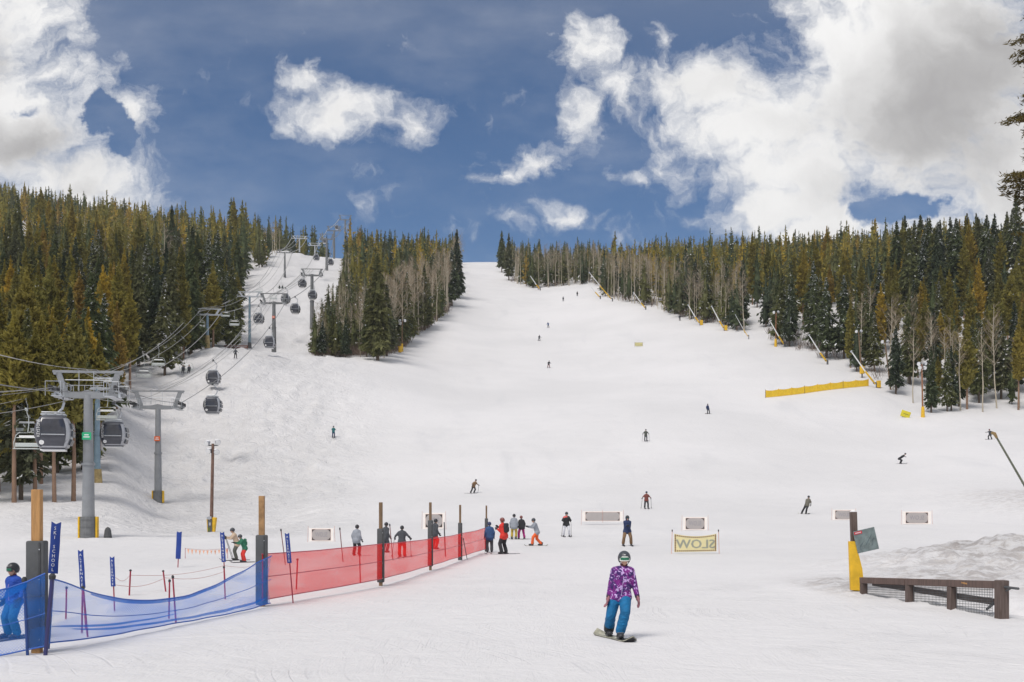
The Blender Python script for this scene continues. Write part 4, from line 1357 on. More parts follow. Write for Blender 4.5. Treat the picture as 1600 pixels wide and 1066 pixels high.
def make_cabin():
    root = thing('gondola_cabin', 'x', 'gondola cabin', (0, 0, 0))
    top = -1.75; zb = top - 2.2
    zs = [0, .05, .14, .3, .5, .75, 1.0, 1.25, 1.5, 1.75, 1.95, 2.08, 2.16, 2.2]
    n = 40
    vs = []; fs = []
    for z in zs:
        hw = cabin_profile(z)
        for x, y in sup(n, hw, hw * .93): vs.append((x, y, zb + z))
    for i in range(len(zs) - 1):
        for k in range(n):
            k2 = (k + 1) % n; fs.append((i * n + k, i * n + k2, (i + 1) * n + k2, (i + 1) * n + k))
    fs.append(tuple(range(n))[::-1]); fs.append(tuple((len(zs) - 1) * n + k for k in range(n)))
    b = MB(); b.add(vs, fs); b.build('body', M_SHELLD, root, True)
    # glazing: a band following the shell, proud of it
    def band(x0, x1, z0, z1, off, face, nx=8, nz=8, inset_top=0.0):
        g = MB(); v = []; f = []
        for layer in (off, off - .02):
            for i in range(nz + 1):
                z = z0 + (z1 - z0) * i / nz
                hw = cabin_profile(z); hd = hw * .93
                for k in range(nx + 1):
                    u = x0 + (x1 - x0) * k / nx
                    if face in 'fb':
                        s = -1 if face == 'f' else 1
                        x = u * hw; y = s * hd * (1 - abs(u) ** 4.76) ** (1 / 4.76)
                        nrm = Vector((0, s, 0)) if abs(u) < .8 else Vector((math.copysign(.5, u), s * .86, 0))
                    else:
                        s = -1 if face == 'l' else 1
                        y = u * hd; x = s * hw * (1 - abs(u) ** 4.76) ** (1 / 4.76)
                        nrm = Vector((s, 0, 0))
                    v.append(Vector((x, y, zb + z)) + nrm * layer)
        m_ = (nx + 1) * (nz + 1)
        for i in range(nz):
            for k in range(nx):
                a = i * (nx + 1) + k
                f.append((a, a + 1, a + nx + 2, a + nx + 1)); f.append((m_ + a, m_ + a + nx + 1, m_ + a + nx + 2, m_ + a + 1))
        for i in range(nz):
            for k in (0, nx):
                a = i * (nx + 1) + k; f.append((a, a + nx + 1, m_ + a + nx + 1, m_ + a))
        for k in range(nx):
            for a in (k, nz * (nx + 1) + k): f.append((a, a + 1, m_ + a + 1, m_ + a))
        g.add(v, f); return g
    for fc, nm in (('f', 'window'), ('b', 'window'), ('l', 'window'), ('r', 'window')):
        band(-.62, .72, .78, 1.93, .028, fc).build(nm, M_GLASS, root, True)
    band(-.84, -.66, .14, 2.0, .03, 'f', 2).build('side_panel', M_GLASS, root, True)
    band(.76, .93, .14, 2.0, .03, 'f', 2).build('corner_trim', M_SHELL, root, True)
    band(-.90, .90, .10, .20, .04, 'f', 8, 1).build('lower_trim', M_SHELL, root, True)
    band(-.8, .8, .22, .70, .022, 'f', 8, 3).build('lower_panel', M_SHELLD, root, True)
    w = band(-.58, .68, .90, .96, .045, 'f', 8, 1); w.build('handrail', M_STEEL, root, True)
    # pale side with ski rack
    band(-.86, .86, .12, 2.0, .035, 'r', 8, 8).build('rack_side_shell', M_SHELL, root, True)
    rk = MB()
    for k in range(5):
        for zz in (.45, 1.0, 1.5):
            hw = cabin_profile(zz) + .06
            y = -.62 + k * .31
            rk.box((hw, y, zb + zz), (.10, .16, .40), rot=(0, math.atan2(cabin_profile(zz + .2) - cabin_profile(zz - .2), .4), 0), bev=.02)
    rk.build('ski_rack', M_GLASS, root)
    rf = MB()
    for s in (-1, 1): rf.box((0, s * .34, top + .06), (1.5, .10, .12), bev=.02)
    for s in (-.45, .1, .5): rf.box((s, 0, top + .09), (.10, .9, .08))
    rf.tube([(-.7, -.34, top + .2), (.7, -.34, top + .2)], .05, 6)
    rf.build('roof_rack', M_STEEL, root)
    bp = MB()
    for x, y in ((0, 0),): bp.box((0, 0, zb - .05), (1.5, 1.4, .10), bev=.04)
    bp.build('floor_bumper', M_WHITE, root)
    h = MB()
    pts = [(0.05, 0, top + .1), (.25, 0, top + .2), (.52, 0, top + .48), (.62, 0, top + .85), (.55, 0, top + 1.2), (.28, 0, top + 1.48), (0, 0, top + 1.66)]
    h.tube([(.0 + a, b_, c) for a, b_, c in pts], [.075, .08, .08, .08, .075, .07, .06], 8)
    h.build('hanger_arm', M_STEEL, root, True)
    g = MB(); g.box((0, 0, -.06), (.26, .5, .26), bev=.04); g.tube([(-.12, -.25, .06), (.14, -.25, .06)], .11, 8); g.tube([(-.12, .25, .06), (.14, .25, .06)], .11, 8)
    g.build('grip', M_DARKSTEEL, root)
    # lettering down the left pane and the snow-star below it
    vs, fs = text_geo('KEYSTONE', .27)
    q = MB()
    q.add([Vector((-.735 * cabin_profile(1.25) * .99 - v[1] * 1.0, -cabin_profile(.78 + 1.1 * ((v[0] + .72) / 1.44)) * .93 * .955 - .052, zb + 1.33 + v[0] * .86)) for v in vs], [f for f in fs])
    for k in range(3):
        a = k * math.pi / 3
        q.box((-.62, -cabin_profile(.42) * .93 - .035, zb + .42), (.30, .03, .07), rot=(0, a, 0))
    for k in range(6):
        a = k * math.pi / 3 + math.pi / 6
        q.box((-.62 + .12 * math.cos(a), -cabin_profile(.42) * .93 - .035, zb + .42 + .12 * math.sin(a)), (.07, .03, .05), rot=(0, -a, 0))
    q.build('lettering', M_WHITE, root)
    return root


cab0 = make_cabin()
cab_used = False
# rope, column of the photograph, minimum distance, facing, label
cabs = [('L', 84, 60, .28, 'largest gondola cabin, white lettered, at the left in front of the front tower'),
        ('L', 178, 95, .2, 'second gondola cabin hanging just right of the front tower column'),
        ('R', 332, 122, .1, 'gondola cabin with riders hanging in front of the pole at mid bank'),
        ('L', 333, 140, .15, 'gondola cabin hanging above the riders cabin on the bank'),
        ('R', 421, 150, .1, 'gondola cabin overlapping the column of the dark tower at the run foot'),
        ('L', 404, 150, .1, 'gondola cabin under the left arm of the dark tower at the run foot'),
        ('L', 446, 249, .1, 'gondola cabin just past the right arm of the dark tower at the run foot'),
        ('R', 461, 249, .1, 'lower right gondola cabin past the dark tower at the run foot'),
        ('R', 488, 260, .1, 'gondola cabin overlapping the column of the tower by the middle wood'),
        ('L', 472, 260, .1, 'gondola cabin left of the tower by the middle wood'),
        ('R', 504.5, 304, .1, 'gondola cabin just right of the arm of the tower by the middle wood'),
        ('L', 494, 306, .1, 'gondola cabin over the snow below the crest of the lift run'),
        ('R', 516, 380, .1, 'small gondola cabin against the sky by the upper tower'),
        ('R', 519.5, 460, .1, 'small gondola cabin between the two upper towers'),
        ('L', 507, 400, .1, 'small gondola cabin left of the second tower from the top'),
        ('R', 528, 546, .1, 'tiny gondola cabin right of the tower on the top edge'),
        ('L', 526, 560, .1, 'tiny gondola cabin below the farthest tower')]
for rp, px, dm, an, lab in cabs:
    p = on_rope(GLp if rp == 'L' else GRp, px, dmin=dm)
    if p is None: print('NO CABIN', px); continue
    if not cab_used: c = cab0; cab_used = True
    else: c = copy_tree(cab0)
    c.location = p + Vector((0, 0, -.12)); c.rotation_euler = (0, 0, an)
    c['label'] = lab; c['group'] = 'gondola cabins'; c.scale = (1.08,) * 3 if px in (84, 178) else (.99,) * 3

# ------------------------------------------------------------------ chairs


def make_chair():
    root = thing('lift_chair', 'x', 'lift chair', (0, 0, 0))
    h = MB()
    h.tube([(0, 0, 0), (.05, .05, -.35), (.08, .35, -.6), (.06, .42, -1.2), (0, .38, -1.75)], .035, 6)
    h.box((0, 0, -.02), (.14, .4, .2), bev=.02)
    h.build('hanger', M_CHAIR, root, True)
    W_ = .98
    f = MB()
    f.tube([(-W_ * .93, .2, -2.98), (-W_, .3, -2.5), (-W_ * .85, .36, -1.95), (-W_ * .6, .38, -1.75), (W_ * .6, .38, -1.75), (W_ * .85, .36, -1.95), (W_, .3, -2.5), (W_ * .93, .2, -2.98), (W_ * .9, -.25, -3.02)], .035, 6)
    f.tube([(-W_ * .93, .2, -2.98), (-W_ * .9, -.25, -3.02)], .035, 6)
    f.tube([(-W_ * .8, .3, -2.15), (W_ * .8, .3, -2.15)], .03, 6)
    f.build('frame', M_CHAIR, root, True)
    s = MB(); s.box((0, 0, -3.0), (W_ * 1.8, .52, .07), bev=.025); s.build('seat', M_CHAIR, root)
    s = MB(); s.box((0, .30, -2.70), (W_ * 1.8, .06, .30), rot=(-.15, 0, 0), bev=.02); s.build('backrest', M_CHAIR, root)
    s = MB(); s.box((0, .32, -2.05), (W_ * 1.25, .04, .14), rot=(-.1, 0, 0), bev=.015); s.build('top_bar', M_WHITE, root)
    return root


ch0 = make_chair(); ch_used = False
chairs = [('L', 40, 64, 'front empty lift chair hanging at the left below the big gondola cabin'),
          ('R', 41, 64, 'second empty lift chair just behind the front one at the left'),
          ('R', 166, 88, 'lift chair half hidden behind the front gondola tower column'),
          ('L', 224, 120, 'empty lift chair before the pines above the second gondola tower'),
          ('R', 291, 125, 'lift chair carrying two riders over the snow bank'),
          ('L', 247, 125, 'empty lift chair against the trees left of the riders chair'),
          ('L', 312, 180, 'lift chair just left of the short blue chairlift tower'),
          ('R', 337, 205, 'lift chair with a rider just right of the short blue chairlift tower'),
          ('L', 352, 215, 'empty lift chair against the spruces between two blue chairlift towers'),
          ('R', 366, 215, 'empty lift chair nearest the tall blue chairlift tower'),
          ('L', 405, 270, 'lift chair at the edge of the spruces above the tall blue tower'),
          ('R', 427, 270, 'lift chair above the dark gondola tower head'),
          ('R', 439, 330, 'lift chair carrying riders half way up the lift run'),
          ('R', 452, 411, 'lift chair with riders just above the half way chairlift tower'),
          ('L', 448, 411, 'lift chair left of the riders near the top of the run')]
chair_pos = {}
for rp, px, dm, lab in chairs:
    p = on_rope(CLp if rp == 'L' else CRp, px, dmin=dm)
    if p is None: print('NO CHAIR', px); continue
    if not ch_used: c = ch0; ch_used = True
    else: c = copy_tree(ch0)
    c.location = p; c.rotation_euler = (0, 0, 0.16 if rp == 'L' else 0.16 + math.pi * 0)
    c['label'] = lab; c['group'] = 'chairs on the chairlift'
    chair_pos[px] = p
    c.scale = (1.05,) * 3

# ------------------------------------------------------------------ small structures on the slopes


def flood_pole(px, d, H, label, pad='yel', heads=4, lean=0.0, m_=None, hs=1.0):
    b = G(px, d)
    root = thing('floodlight_pole', label, 'light pole', b)
    q = MB(); q.tube([(0, 0, -.3), (lean, 0, H)], [.16, .12], 10); q.build('pole', m_ or M_WOODD, root, True)
    for z_, w_ in ((.15, .9), (.75, .7)):
        q = MB(); q.box((lean, 0, H - z_), (w_ * hs, .1, .1)); q.build('bracket', M_DARKSTEEL, root)
    for k in range(heads):
        x = lean + ((-.42, .42, -.3, .34)[k]) * hs; z = H + (.05, .12, -.62, -.7)[k]
        hd = MB()
        ax = Vector(((-.5, .7, -.3, .4)[k], -.8, -.35)).normalized()
        c = Vector((x, -.15, z))
        hd.tube([c - ax * .26 * hs, c - ax * .1 * hs, c + ax * .14 * hs], [.1 * hs, .19 * hs, .26 * hs], 10)
        ho = hd.build('floodlight', M_SHELL, root, True)
        q = MB(); q.tube([c + ax * .142 * hs, c + ax * .16 * hs], .23 * hs, 10); q.build('lens', M_WHITE, ho)
        if hs > .99:
            q = MB(); q.ell(c + Vector((0, 0, .16 * hs)), (.22 * hs, .2 * hs, .09 * hs), 8, 6); q.build('snow_cap', M_TSNOW, ho, True)
    if pad == 'yel':
        q = MB(); q.tube([(0, 0, -.1), (0, 0, 1.9)], [.36, .27], 10); q.build('pad', M_YEL, root, True)
    elif pad == 'box':
        q = MB(); q.box((.24, -.05, .55), (.34, .42, 1.5), rot=(0, .12, 0), bev=.06); q.box((-.26, -.05, .5), (.08, .4, 1.3), rot=(0, -.06, 0), bev=.02)
        q.build('pad', M_YEL, root)
        q = MB(); q.box((-.04, -.2, .55), (.36, .3, 1.1), bev=.03); q.build('control_box', M_DARKSTEEL, root)
        q = MB(); q.box((-.02, -.36, .72), (.16, .03, .26)); q.box((-.08, -.37, 1.25), (.4, .06, .22), rot=(0, -.2, 0)); q.build('panel', M_SHELL, root)
        q = MB(); q.box((-.1, -.37, .25), (.2, .03, .35)); q.build('lower_panel', M_PIN_SOLID, root)
    return root


M_PIN_SOLID = mat('olive_paint', (.12, .15, .03), .6)
flood_pole(330, 95.5, 7.7, 'floodlight pole with a yellow padded machine at its foot in front of the bank', 'box', 4, .15, mat('brown_pole', (.17, .10, .075), .85, var=.25))
flood_pole(1442, 199, 9.6, 'snow capped floodlight pole with a yellow pad at the right wood edge', 'yel', 4, -.2, mat('rusty_pole', (.27, .12, .06), .8, var=.2), 1.35)
flood_pole(1212, 272, 8.4, 'distant floodlight pole with a yellow pad beside the sloping snow lance', 'yel', 2, .1, mat('rusty_pole', (0, 0, 0)), 1.3)
flood_pole(1392, 222, 9.6, 'thin floodlight pole among the pines with a snow capped lamp', None, 2, -1.2, M_WOODB, 1.3)
flood_pole(1346, 236, 9.0, 'thin floodlight pole in the wood behind the yellow net', 'yel', 2, -.6, M_WOODB, 1.2)
flood_pole(628, 268, 7.4, 'floodlight pole with a yellow pad at the edge of the middle wood', 'yel', 3, 0.1, M_WOODB, 1.4)


def lance(px0, py0, d, px1, py1, label, dy=0.0, r=.13, box=True, white=.6):
    b = Vector(((px0 - 800) / F * d, d, 0)); b.z = GZ(b.x, b.y)
    tip = Vector((b.x + (px1 - px0) / F * d, b.y + dy, b.z + (py0 - py1) / F * d))
    root = thing('snow_lance', label, 'snow lance', b, group='snowmaking lances along the piste')
    v = tip - b
    q = MB(); q.tube([v * .06 + Vector((0, 0, .3)), v * (1 - white)], [r * 1.5, r * 1.35], 8); q.build('lower_mast', M_YEL, root, True)
    q = MB(); q.tube([v * (1 - white), v], [r * 1.15, r * .8], 8); q.build('upper_mast', M_WHITE, root, True)
    q = MB(); q.tube([v * .985, v * 1.015], r * 1.9, 8); q.build('nozzle_head', M_STEEL, root, True)
    q = MB(); q.tube([(0, 0, -.4), (0, 0, 1.1)], r * 1.6, 8); q.tube([(0, 0, .9), v * .14], r * 1.5, 8)
    q.build('stand', M_DARKSTEEL, root)
    if box:
        q = MB(); q.box((.35, 0, .75), (.8, .7, 1.4), bev=.08); q.build('hydrant_pad', M_YEL, root)
    return root


lance(1370, 602, 223, 1330, 545, 'snow lance with a yellow hydrant box at the right end of the yellow net', white=.55)
lance(1293, 571, 247, 1264, 525, 'snow lance standing right of the distant floodlight pole', box=False)
lance(1226, 546, 271, 1203, 506, 'snow lance leaning just in front of the distant floodlight pole', box=False)
lance(1170, 530, 285, 1149, 492, 'thin snow lance left of the distant floodlight pole', box=False, r=.06)
lance(1132, 503, 300, 1112, 465, 'snow lance with an orange box by the gap in the right wood', box=True)
lance(1094, 500, 313, 1075, 468, 'snow lance beside the low yellow barrier')
lance(1009, 478, 352, 990, 451, 'snow lance below the bare aspens in the middle of the right wood', box=False)
lance(957, 465, 380, 921, 420, 'long yellow and white snow lance at the spur of the right wood', box=False, white=.45, r=.12)
lance(938, 459, 388, 918, 432, 'shorter snow lance just left of the long one at the spur', box=False)
lance(844, 450, 438, 829, 428, 'farthest snow lance below the aspens near the top of the piste', box=False)
# hydrant pad on a stake near the long net
hp = G(1347, 232); t_ = thing('hydrant_pad', 'upright yellow hydrant pad behind the snow edge above the yellow net', 'hydrant', hp)
q = MB(); q.tube([(0, 0, -.3), (0, 0, 1.4)], .14, 8); q.build('stake', M_DARKSTEEL, t_); q = MB(); q.tube([(0, 0, .9), (0, 0, 2.4)], .5, 10); q.build('pad', M_YEL, t_, True)
hp = G(625, 264); t_ = thing('hydrant_pad', 'yellow hydrant pad at the edge of the middle wood', 'hydrant', hp)
q = MB(); q.tube([(0, 0, -.3), (0, 0, 1.4)], .14, 8); q.build('stake', M_DARKSTEEL, t_); q = MB(); q.tube([(0, 0, .1), (0, 0, 1.5)], .45, 10); q.build('pad', M_YEL, t_, True)
# big near lance at the right edge: only its tip end is in frame
def near_lance():
    b = P(1655, 806, 55); b.z = GZ(b.x, b.y)
    root = thing('snow_lance', 'near thin snow lance slanting in from the right edge above the piste', 'snow lance', b)
    tip = P(1553, 676, 55) - b
    q = MB(); q.tube([Vector((0, 0, -.3)), Vector((0, 0, .6)), tip * .1 + Vector((0, 0, .3)), tip * .96], [.09, .09, .07, .05], 8); q.build('mast', mat('lance_grey_green', (.13, .14, .10), .6), root, True)
    q = MB(); q.tube([tip * .955, tip * .99, tip * 1.0 + Vector((-.12, 0, -.0))], [.065, .09, .07], 8); q.build('nozzle_head', mat('brass', (.32, .22, .10), .5, .4), root, True)
near_lance()

# ------------------------------------------------------------------ yellow net at the right


def strip(pts_top, pts_bot, thick=.02):
    n = len(pts_top); vs = []; fs = []
    for a, b in zip(pts_top, pts_bot): vs += [a, b]
    for i in range(n - 1): fs.append((2 * i, 2 * i + 1, 2 * i + 3, 2 * i + 2))
    return vs, fs


def yellow_net():
    a = GP(1196, 622); b_ = GP(1357, 604)
    root = thing('safety_net', 'long yellow safety net standing across the upper right piste', 'safety net', a)
    n = 33; tp = []; bt_ = []
    for i in range(n):
        s = i / (n - 1)
        p = a.lerp(b_, s); p.y += 3.0 * math.sin(s * math.pi) * .3; z = GZ(p.x, p.y)
        if i in (0, n - 1): pass
        sag = .16 * abs(math.sin(s * math.pi * 8))
        p.z = z; bt_.append(p - a + Vector((0, 0, .06))); tp.append(p - a + Vector((0, .0, 1.45 - sag)))
    q = MB(); q.add(*strip(tp, bt_)); q.build('net', M_YELN, root)
    for k in range(9):
        i = min(n - 1, k * 4)
        q = MB(); q.tube([bt_[i] - Vector((0, 0, .4)), tp[i] + Vector((0, 0, .14))], .045, 6); q.build('pole', M_YEL if k % 3 else M_WOODB, root)
yellow_net()

# small slanted yellow mat near the pole, pale banner high on the piste
p = G(1415, 198); t_ = thing('crash_mat', 'small yellow crash mat tilted on the snow below the right wood', 'crash mat', p, .1)
q = MB(); q.box((0, 0, .62), (1.75, .2, 1.15), rot=(.1, .30, 0), bev=.05); q.build('mat', mat('lime_yellow_pad', (.66, .56, .03), .6, var=.12), t_)
q = MB(); q.box((0, -.115, .62), (.85, .02, .10), rot=(.1, .30, 0)); q.build('marking', mat('olive_marking', (.25, .24, .04), .6), t_)
q = MB(); q.tube([(-.6, .05, -.3), (-.6, .05, 1.1)], .04, 6); q.tube([(.6, .05, -.3), (.6, .05, .8)], .04, 6); q.build('stake', M_DARKSTEEL, t_)
p = GP(998, 542); t_ = thing('banner', 'distant pale yellow banner standing alone high on the piste', 'banner', p)
q = MB(); q.box((0, 0, .62), (2.0, .04, .95), bev=.01); q.build('cloth', mat('faded_yellow_cloth', (.55, .50, .25), .8, var=.25, scale=3), t_)
for s in (-1, 1):
    q = MB(); q.tube([(s * 1.05, .03, -.3), (s * 1.05, .03, 1.2)], .03, 6); q.build('pole', M_WOODB, t_)

# red brown fence on the bench beside the run, snow gun stub, stump
p = G(369, 262); t_ = thing('timber_barrier', 'low red brown timber barrier at the foot of the lift run', 'barrier', p, 0.05)
q = MB()
for k in range(2): q.box((0, 0, .35 + k * .42), (5.6, .08, .3), bev=.02)
q.build('plank', mat('red_brown_board', (.22, .085, .06), .8, var=.2), t_)
for x in (-2.6, 0, 2.6):
    q = MB(); q.box((x, .09, .3), (.14, .1, 1.3)); q.build('post', M_WOODD, t_)
p = G(168.5, 78); t_ = thing('marker_stub', 'dark rounded stub standing in the snow between the first two gondola towers', 'bollard', p)
q = MB(); q.tube([(0, 0, -.2), (0, 0, .0), (0, 0, .55), (0, 0, .70), (0, 0, .78)], [.29, .285, .22, .15, .03], 16); q.build('cover', M_PAD, t_, True)
q = MB(); q.tube([(0, 0, .06), (0, 0, .1)], .287, 16); q.build('strap', M_RUB, t_, True)

# snow covered hut at the right edge above the trees
p = G(1602, 292)
t_ = thing('hut', 'snow roofed hut half out of frame among the right hand trees', 'hut', (p.x, p.y, p.z), .5)
zr = CH + (HZ - 425) / F * 292 - p.z
q = MB(); q.box((0, 0, zr / 2 - .5), (5, 5, zr + 1)); q.build('wall', M_WOODD, t_)
q = MB(); q.prism([(-3.3, zr - .3), (3.3, zr - .3), (0, zr + 1.9)], -3.2, 3.2); q.build('roof', M_WOODB, t_)
q = MB(); q.prism([(-3.6, zr - .3), (-3.4, zr - .35), (0, zr + 1.95), (3.4, zr - .35), (3.6, zr - .3), (3.0, zr + .75), (0, zr + 2.6), (-3.0, zr + .75)], -3.4, 3.4); q.build('snow_cover', M_TSNOW, t_)
q = MB(); q.box((-1.2, -2.52, zr - 2.2), (1.2, .06, 1.1)); q.build('window', M_GLASS, t_)
# ------------------------------------------------------------------ net line: posts, pads, nets
POSTS = [(58, 18.4, 2.72, .30, 'nearest padded timber post at the lower left carrying the blue net', 765, 845, 1012),
         (409, 26.6, 2.66, .27, 'second padded timber post where the blue net meets the red net', 775, 836, 945),
         (595, 33.4, 2.58, .22, 'third padded timber post carrying the red net', 785, 826, 910),
         (672.5, 41.0, 2.52, .20, 'fourth padded timber post carrying the red net', 785, 813, 885),
         (719, 48.0, 2.47, .19, 'fifth padded timber post carrying the red net', 789, 817, 876),
         (760, 57.0, 2.42, .17, 'farthest padded timber post at the end of the red net', 790, 810, 862)]
pw = []
for px, d, H, w, lab, yt, ypt, ypb in POSTS:
    g = G(px, d); pw.append(g)
    root = thing('padded_post', lab, 'post', g, rotz=.06, group='padded posts of the net line')
    zt = CH + (HZ - yt) / F * d - g.z; zp = CH + (HZ - ypt) / F * d - g.z; zb = CH + (HZ - ypb) / F * d - g.z
    tw = w * .5
    q = MB()
    q.box((0, 0, zt / 2 - .2), (tw, tw, zt + .4), bev=.012)
    q.build('timber', M_WOOD if px < 100 else M_WOODB if px > 500 else mat('post_timber_mid', (.33, .19, .085), .8, var=.25, scale=6), root)
    # padding: a wrapped slab with a seam and overlapping edge
    q = MB(); q.box((0, 0, (zp + zb) / 2), (w, w * .8, zp - zb), bev=.03)
    po = q.build('padding', M_PAD, root, True)
    q = MB(); q.box((w * .28, -w * .4 - .006, (zp + zb) / 2), (w * .1, .012, (zp - zb) * .97)); q.build('flap', mat('flap_grey', (.055, .057, .06), .8), po)
    q = MB()
    for k in range(4): q.ell((w * .28, -w * .4 - .016, zb + (zp - zb) * (.08 + .28 * k)), .011, 8, 6)
    q.build('rivet', M_STEEL, po, True)

M_BNET = net_mat('blue_net', (0.04, 0.25, 0.84), 0.36, .20)
M_RNET = net_mat('red_net', (0.93, 0.028, 0.030), 0.62, .10)
M_BROPE = mat('blue_hem', (0.02, 0.10, 0.42), .6)
M_BBAND = net_mat('blue_folded_net', (0.03, 0.20, 0.66), .85, .1)
M_RROPE = mat('red_hem', (0.42, 0.06, 0.09), .6)


def line_d(px, a, b):
    k = (px - 800) / F
    dx, dy = b.x - a.x, b.y - a.y
    s = (k * a.y - a.x) / (dx - k * dy)
    return a.y + s * dy


def rows(knots, pxs): return np.interp(pxs, [k[0] for k in knots], [k[1] for k in knots])


def smooth_interp(knots, xs):
    kx = np.array([k[0] for k in knots], float); ky = np.array([k[1] for k in knots], float)
    m_ = np.gradient(ky, kx)
    out = []
    for x in xs:
        i = int(np.clip(np.searchsorted(kx, x) - 1, 0, len(kx) - 2)); h = kx[i + 1] - kx[i]; t = (x - kx[i]) / h
        out.append((2 * t**3 - 3 * t**2 + 1) * ky[i] + (t**3 - 2 * t**2 + t) * h * m_[i] + (-2 * t**3 + 3 * t**2) * ky[i + 1] + (t**3 - t**2) * h * m_[i + 1])
    return np.array(out)


def net(root, a, b, top, bot, mids, mnet, mrope, band=None, off=-.22, n=44, wav=.05):
    """a, b plan line ends. knots are photograph rows measured along the net; the net hangs in the vertical plane through a and b"""
    x0, x1 = 800 + F * a.x / a.y, 800 + F * b.x / b.y
    dirv = Vector((b.x - a.x, b.y - a.y, 0)).normalized(); nv = Vector((dirv.y, -dirv.x, 0)) * (-off if dirv.y > 0 else off)
    if nv.y > 0: nv = -nv
    ss = np.linspace(0, 1, n)
    base = [Vector((a.x + (b.x - a.x) * s, a.y + (b.y - a.y) * s, 0)) + nv for s in ss]
    pxs = np.array([800 + F * p.x / p.y for p in base])
    yt, yb = smooth_interp(top, pxs), smooth_interp(bot, pxs)
    o0 = root.location
    def zof(p, y): return CH + (HZ - y) / F * p.y
    m_ = 9
    vs = []; fs = []
    rr_ = random.Random(3)
    for i, p in enumerate(base):
        zt, zb = zof(p, yt[i]), zof(p, yb[i])
        for k in range(m_):
            f = k / (m_ - 1)
            ww = wav * math.sin(math.pi * f) * math.sin(ss[i] * 17 + f * 2) + wav * .5 * math.sin(ss[i] * 39 + f * 5)
            vs.append(Vector((p.x, p.y, zt + (zb - zt) * f)) + nv.normalized() * ww - o0)
    for i in range(n - 1):
        for k in range(m_ - 1):
            q_ = i * m_ + k; fs.append((q_, q_ + 1, q_ + m_ + 1, q_ + m_))
    q = MB(); q.add(vs, fs); q.build('net_cloth', mnet, root, True)
    def rp(fr, r, nm='hem_rope'):
        pts = []
        for i in range(n):
            v = vs[i * m_].lerp(vs[i * m_ + m_ - 1], fr if not callable(fr) else fr(ss[i])); pts.append(v + nv.normalized() * .012)
        q = MB(); q.tube(pts, r, 5); q.build(nm, mrope, root, True)
    rp(0, .013); rp(1, .013)
    for f in mids: rp(f, .008, 'middle_rope')
    if band:
        for (s0, s1, f0, f1, g0, g1) in band:
            v2 = []; ii = [i for i in range(n) if s0 <= ss[i] <= s1]
            for i in ii:
                t = (ss[i] - s0) / (s1 - s0); bell = math.sin(math.pi * t) ** .6
                fa = f0 + (g0 - f0) * t; th = (f1 + (g1 - f1) * t) * bell + .006
                for f in (fa, fa + th):
                    v2.append(vs[i * m_].lerp(vs[i * m_ + m_ - 1], f) + nv.normalized() * .02)
            f2 = [(2 * k, 2 * k + 1, 2 * k + 3, 2 * k + 2) for k in range(len(ii) - 1)]
            q = MB(); q.add(v2, f2); q.build('folded_hem', M_BBAND, root)


A0 = pw[0]; A1 = pw[1]; AE = pw[5]
nb = thing('safety_net', 'translucent blue safety net sagging between the two nearest padded posts', 'safety net', (A0.x, A0.y, 0))
net(nb, Vector((A0.x + .0, A0.y, 0)), A1, [(56, 903), (75, 904), (110, 914), (150, 928), (200, 937), (250, 937), (300, 928), (350, 907), (416, 872)],
    [(56, 1008), (75, 1005), (150, 996), (250, 978), (330, 964), (380, 954), (420, 943)], (0.5,), M_BNET, M_BROPE,
    band=[(0.12, .85, 0.02, .14, .02, .05), (.05, .98, .78, .07, .86, .10), (.0, .5, .74, .05, .62, .06)])
nl = thing('safety_net', 'translucent blue safety net left of the nearest padded post, in front of the child', 'safety net', (A0.x, A0.y, 0))
W0 = Vector((-13.5, 15.6, 0))
net(nl, W0, Vector((A0.x + .12, A0.y, 0)), [(-700, 990), (-60, 936), (0, 922), (30, 914), (68, 897)], [(-700, 1100), (-60, 1034), (0, 1024), (68, 1010)], (0.55,), M_BNET, M_BROPE, n=24,
    band=[(.55, .98, .02, .16, .0, .22)])
nr = thing('safety_net', 'translucent red safety net stretched along the five farther posts', 'safety net', (A1.x, A1.y, 0))
# the red net follows the posts
def red_net():
    top = [(409, 866), (500, 859), (595, 850), (672, 842), (719, 834), (762, 824)]
    bot = [(409, 938), (500, 922), (595, 905), (672, 884), (719, 870), (762, 857)]
    o0 = nr.location
    P_ = [v.copy() for v in pw[1:]]
    vs = []; fs = []; n = 0; m_ = 7
    for i in range(len(P_) - 1):
        a, b = P_[i], P_[i + 1]
        kk = 14
        for k in range(kk + (1 if i == len(P_) - 2 else 0)):
            s = k / kk; p = a.lerp(b, s); p.y -= .16; p.x += .04
            px = 800 + F * p.x / p.y
            yt, yb = np.interp(px, [t[0] for t in top], [t[1] for t in top]), np.interp(px, [t[0] for t in bot], [t[1] for t in bot])
            yt += .9 * math.sin(math.pi * s); 
            for j in range(m_):
                f = j / (m_ - 1); w = .035 * math.sin(n * .55 + f * 3) * math.sin(math.pi * s)
                vs.append(Vector((p.x + w, p.y, CH + (HZ - (yt + (yb - yt) * f)) / F * p.y)) - o0)
            n += 1
    for i in range(n - 1):
        for j in range(m_ - 1):
            a = i * m_ + j; fs.append((a, a + 1, a + m_ + 1, a + m_))
    q = MB(); q.add(vs, fs); q.build('net_cloth', M_RNET, nr, True)
    for f, r, nm in ((0, .013, 'hem_rope'), (m_ - 1, .013, 'hem_rope'), (3, .01, 'middle_rope')):
        q = MB(); q.tube([vs[i * m_ + f] + Vector((0, -.012, 0)) for i in range(n)], r, 5); q.build(nm, M_RROPE, nr, True)
red_net()

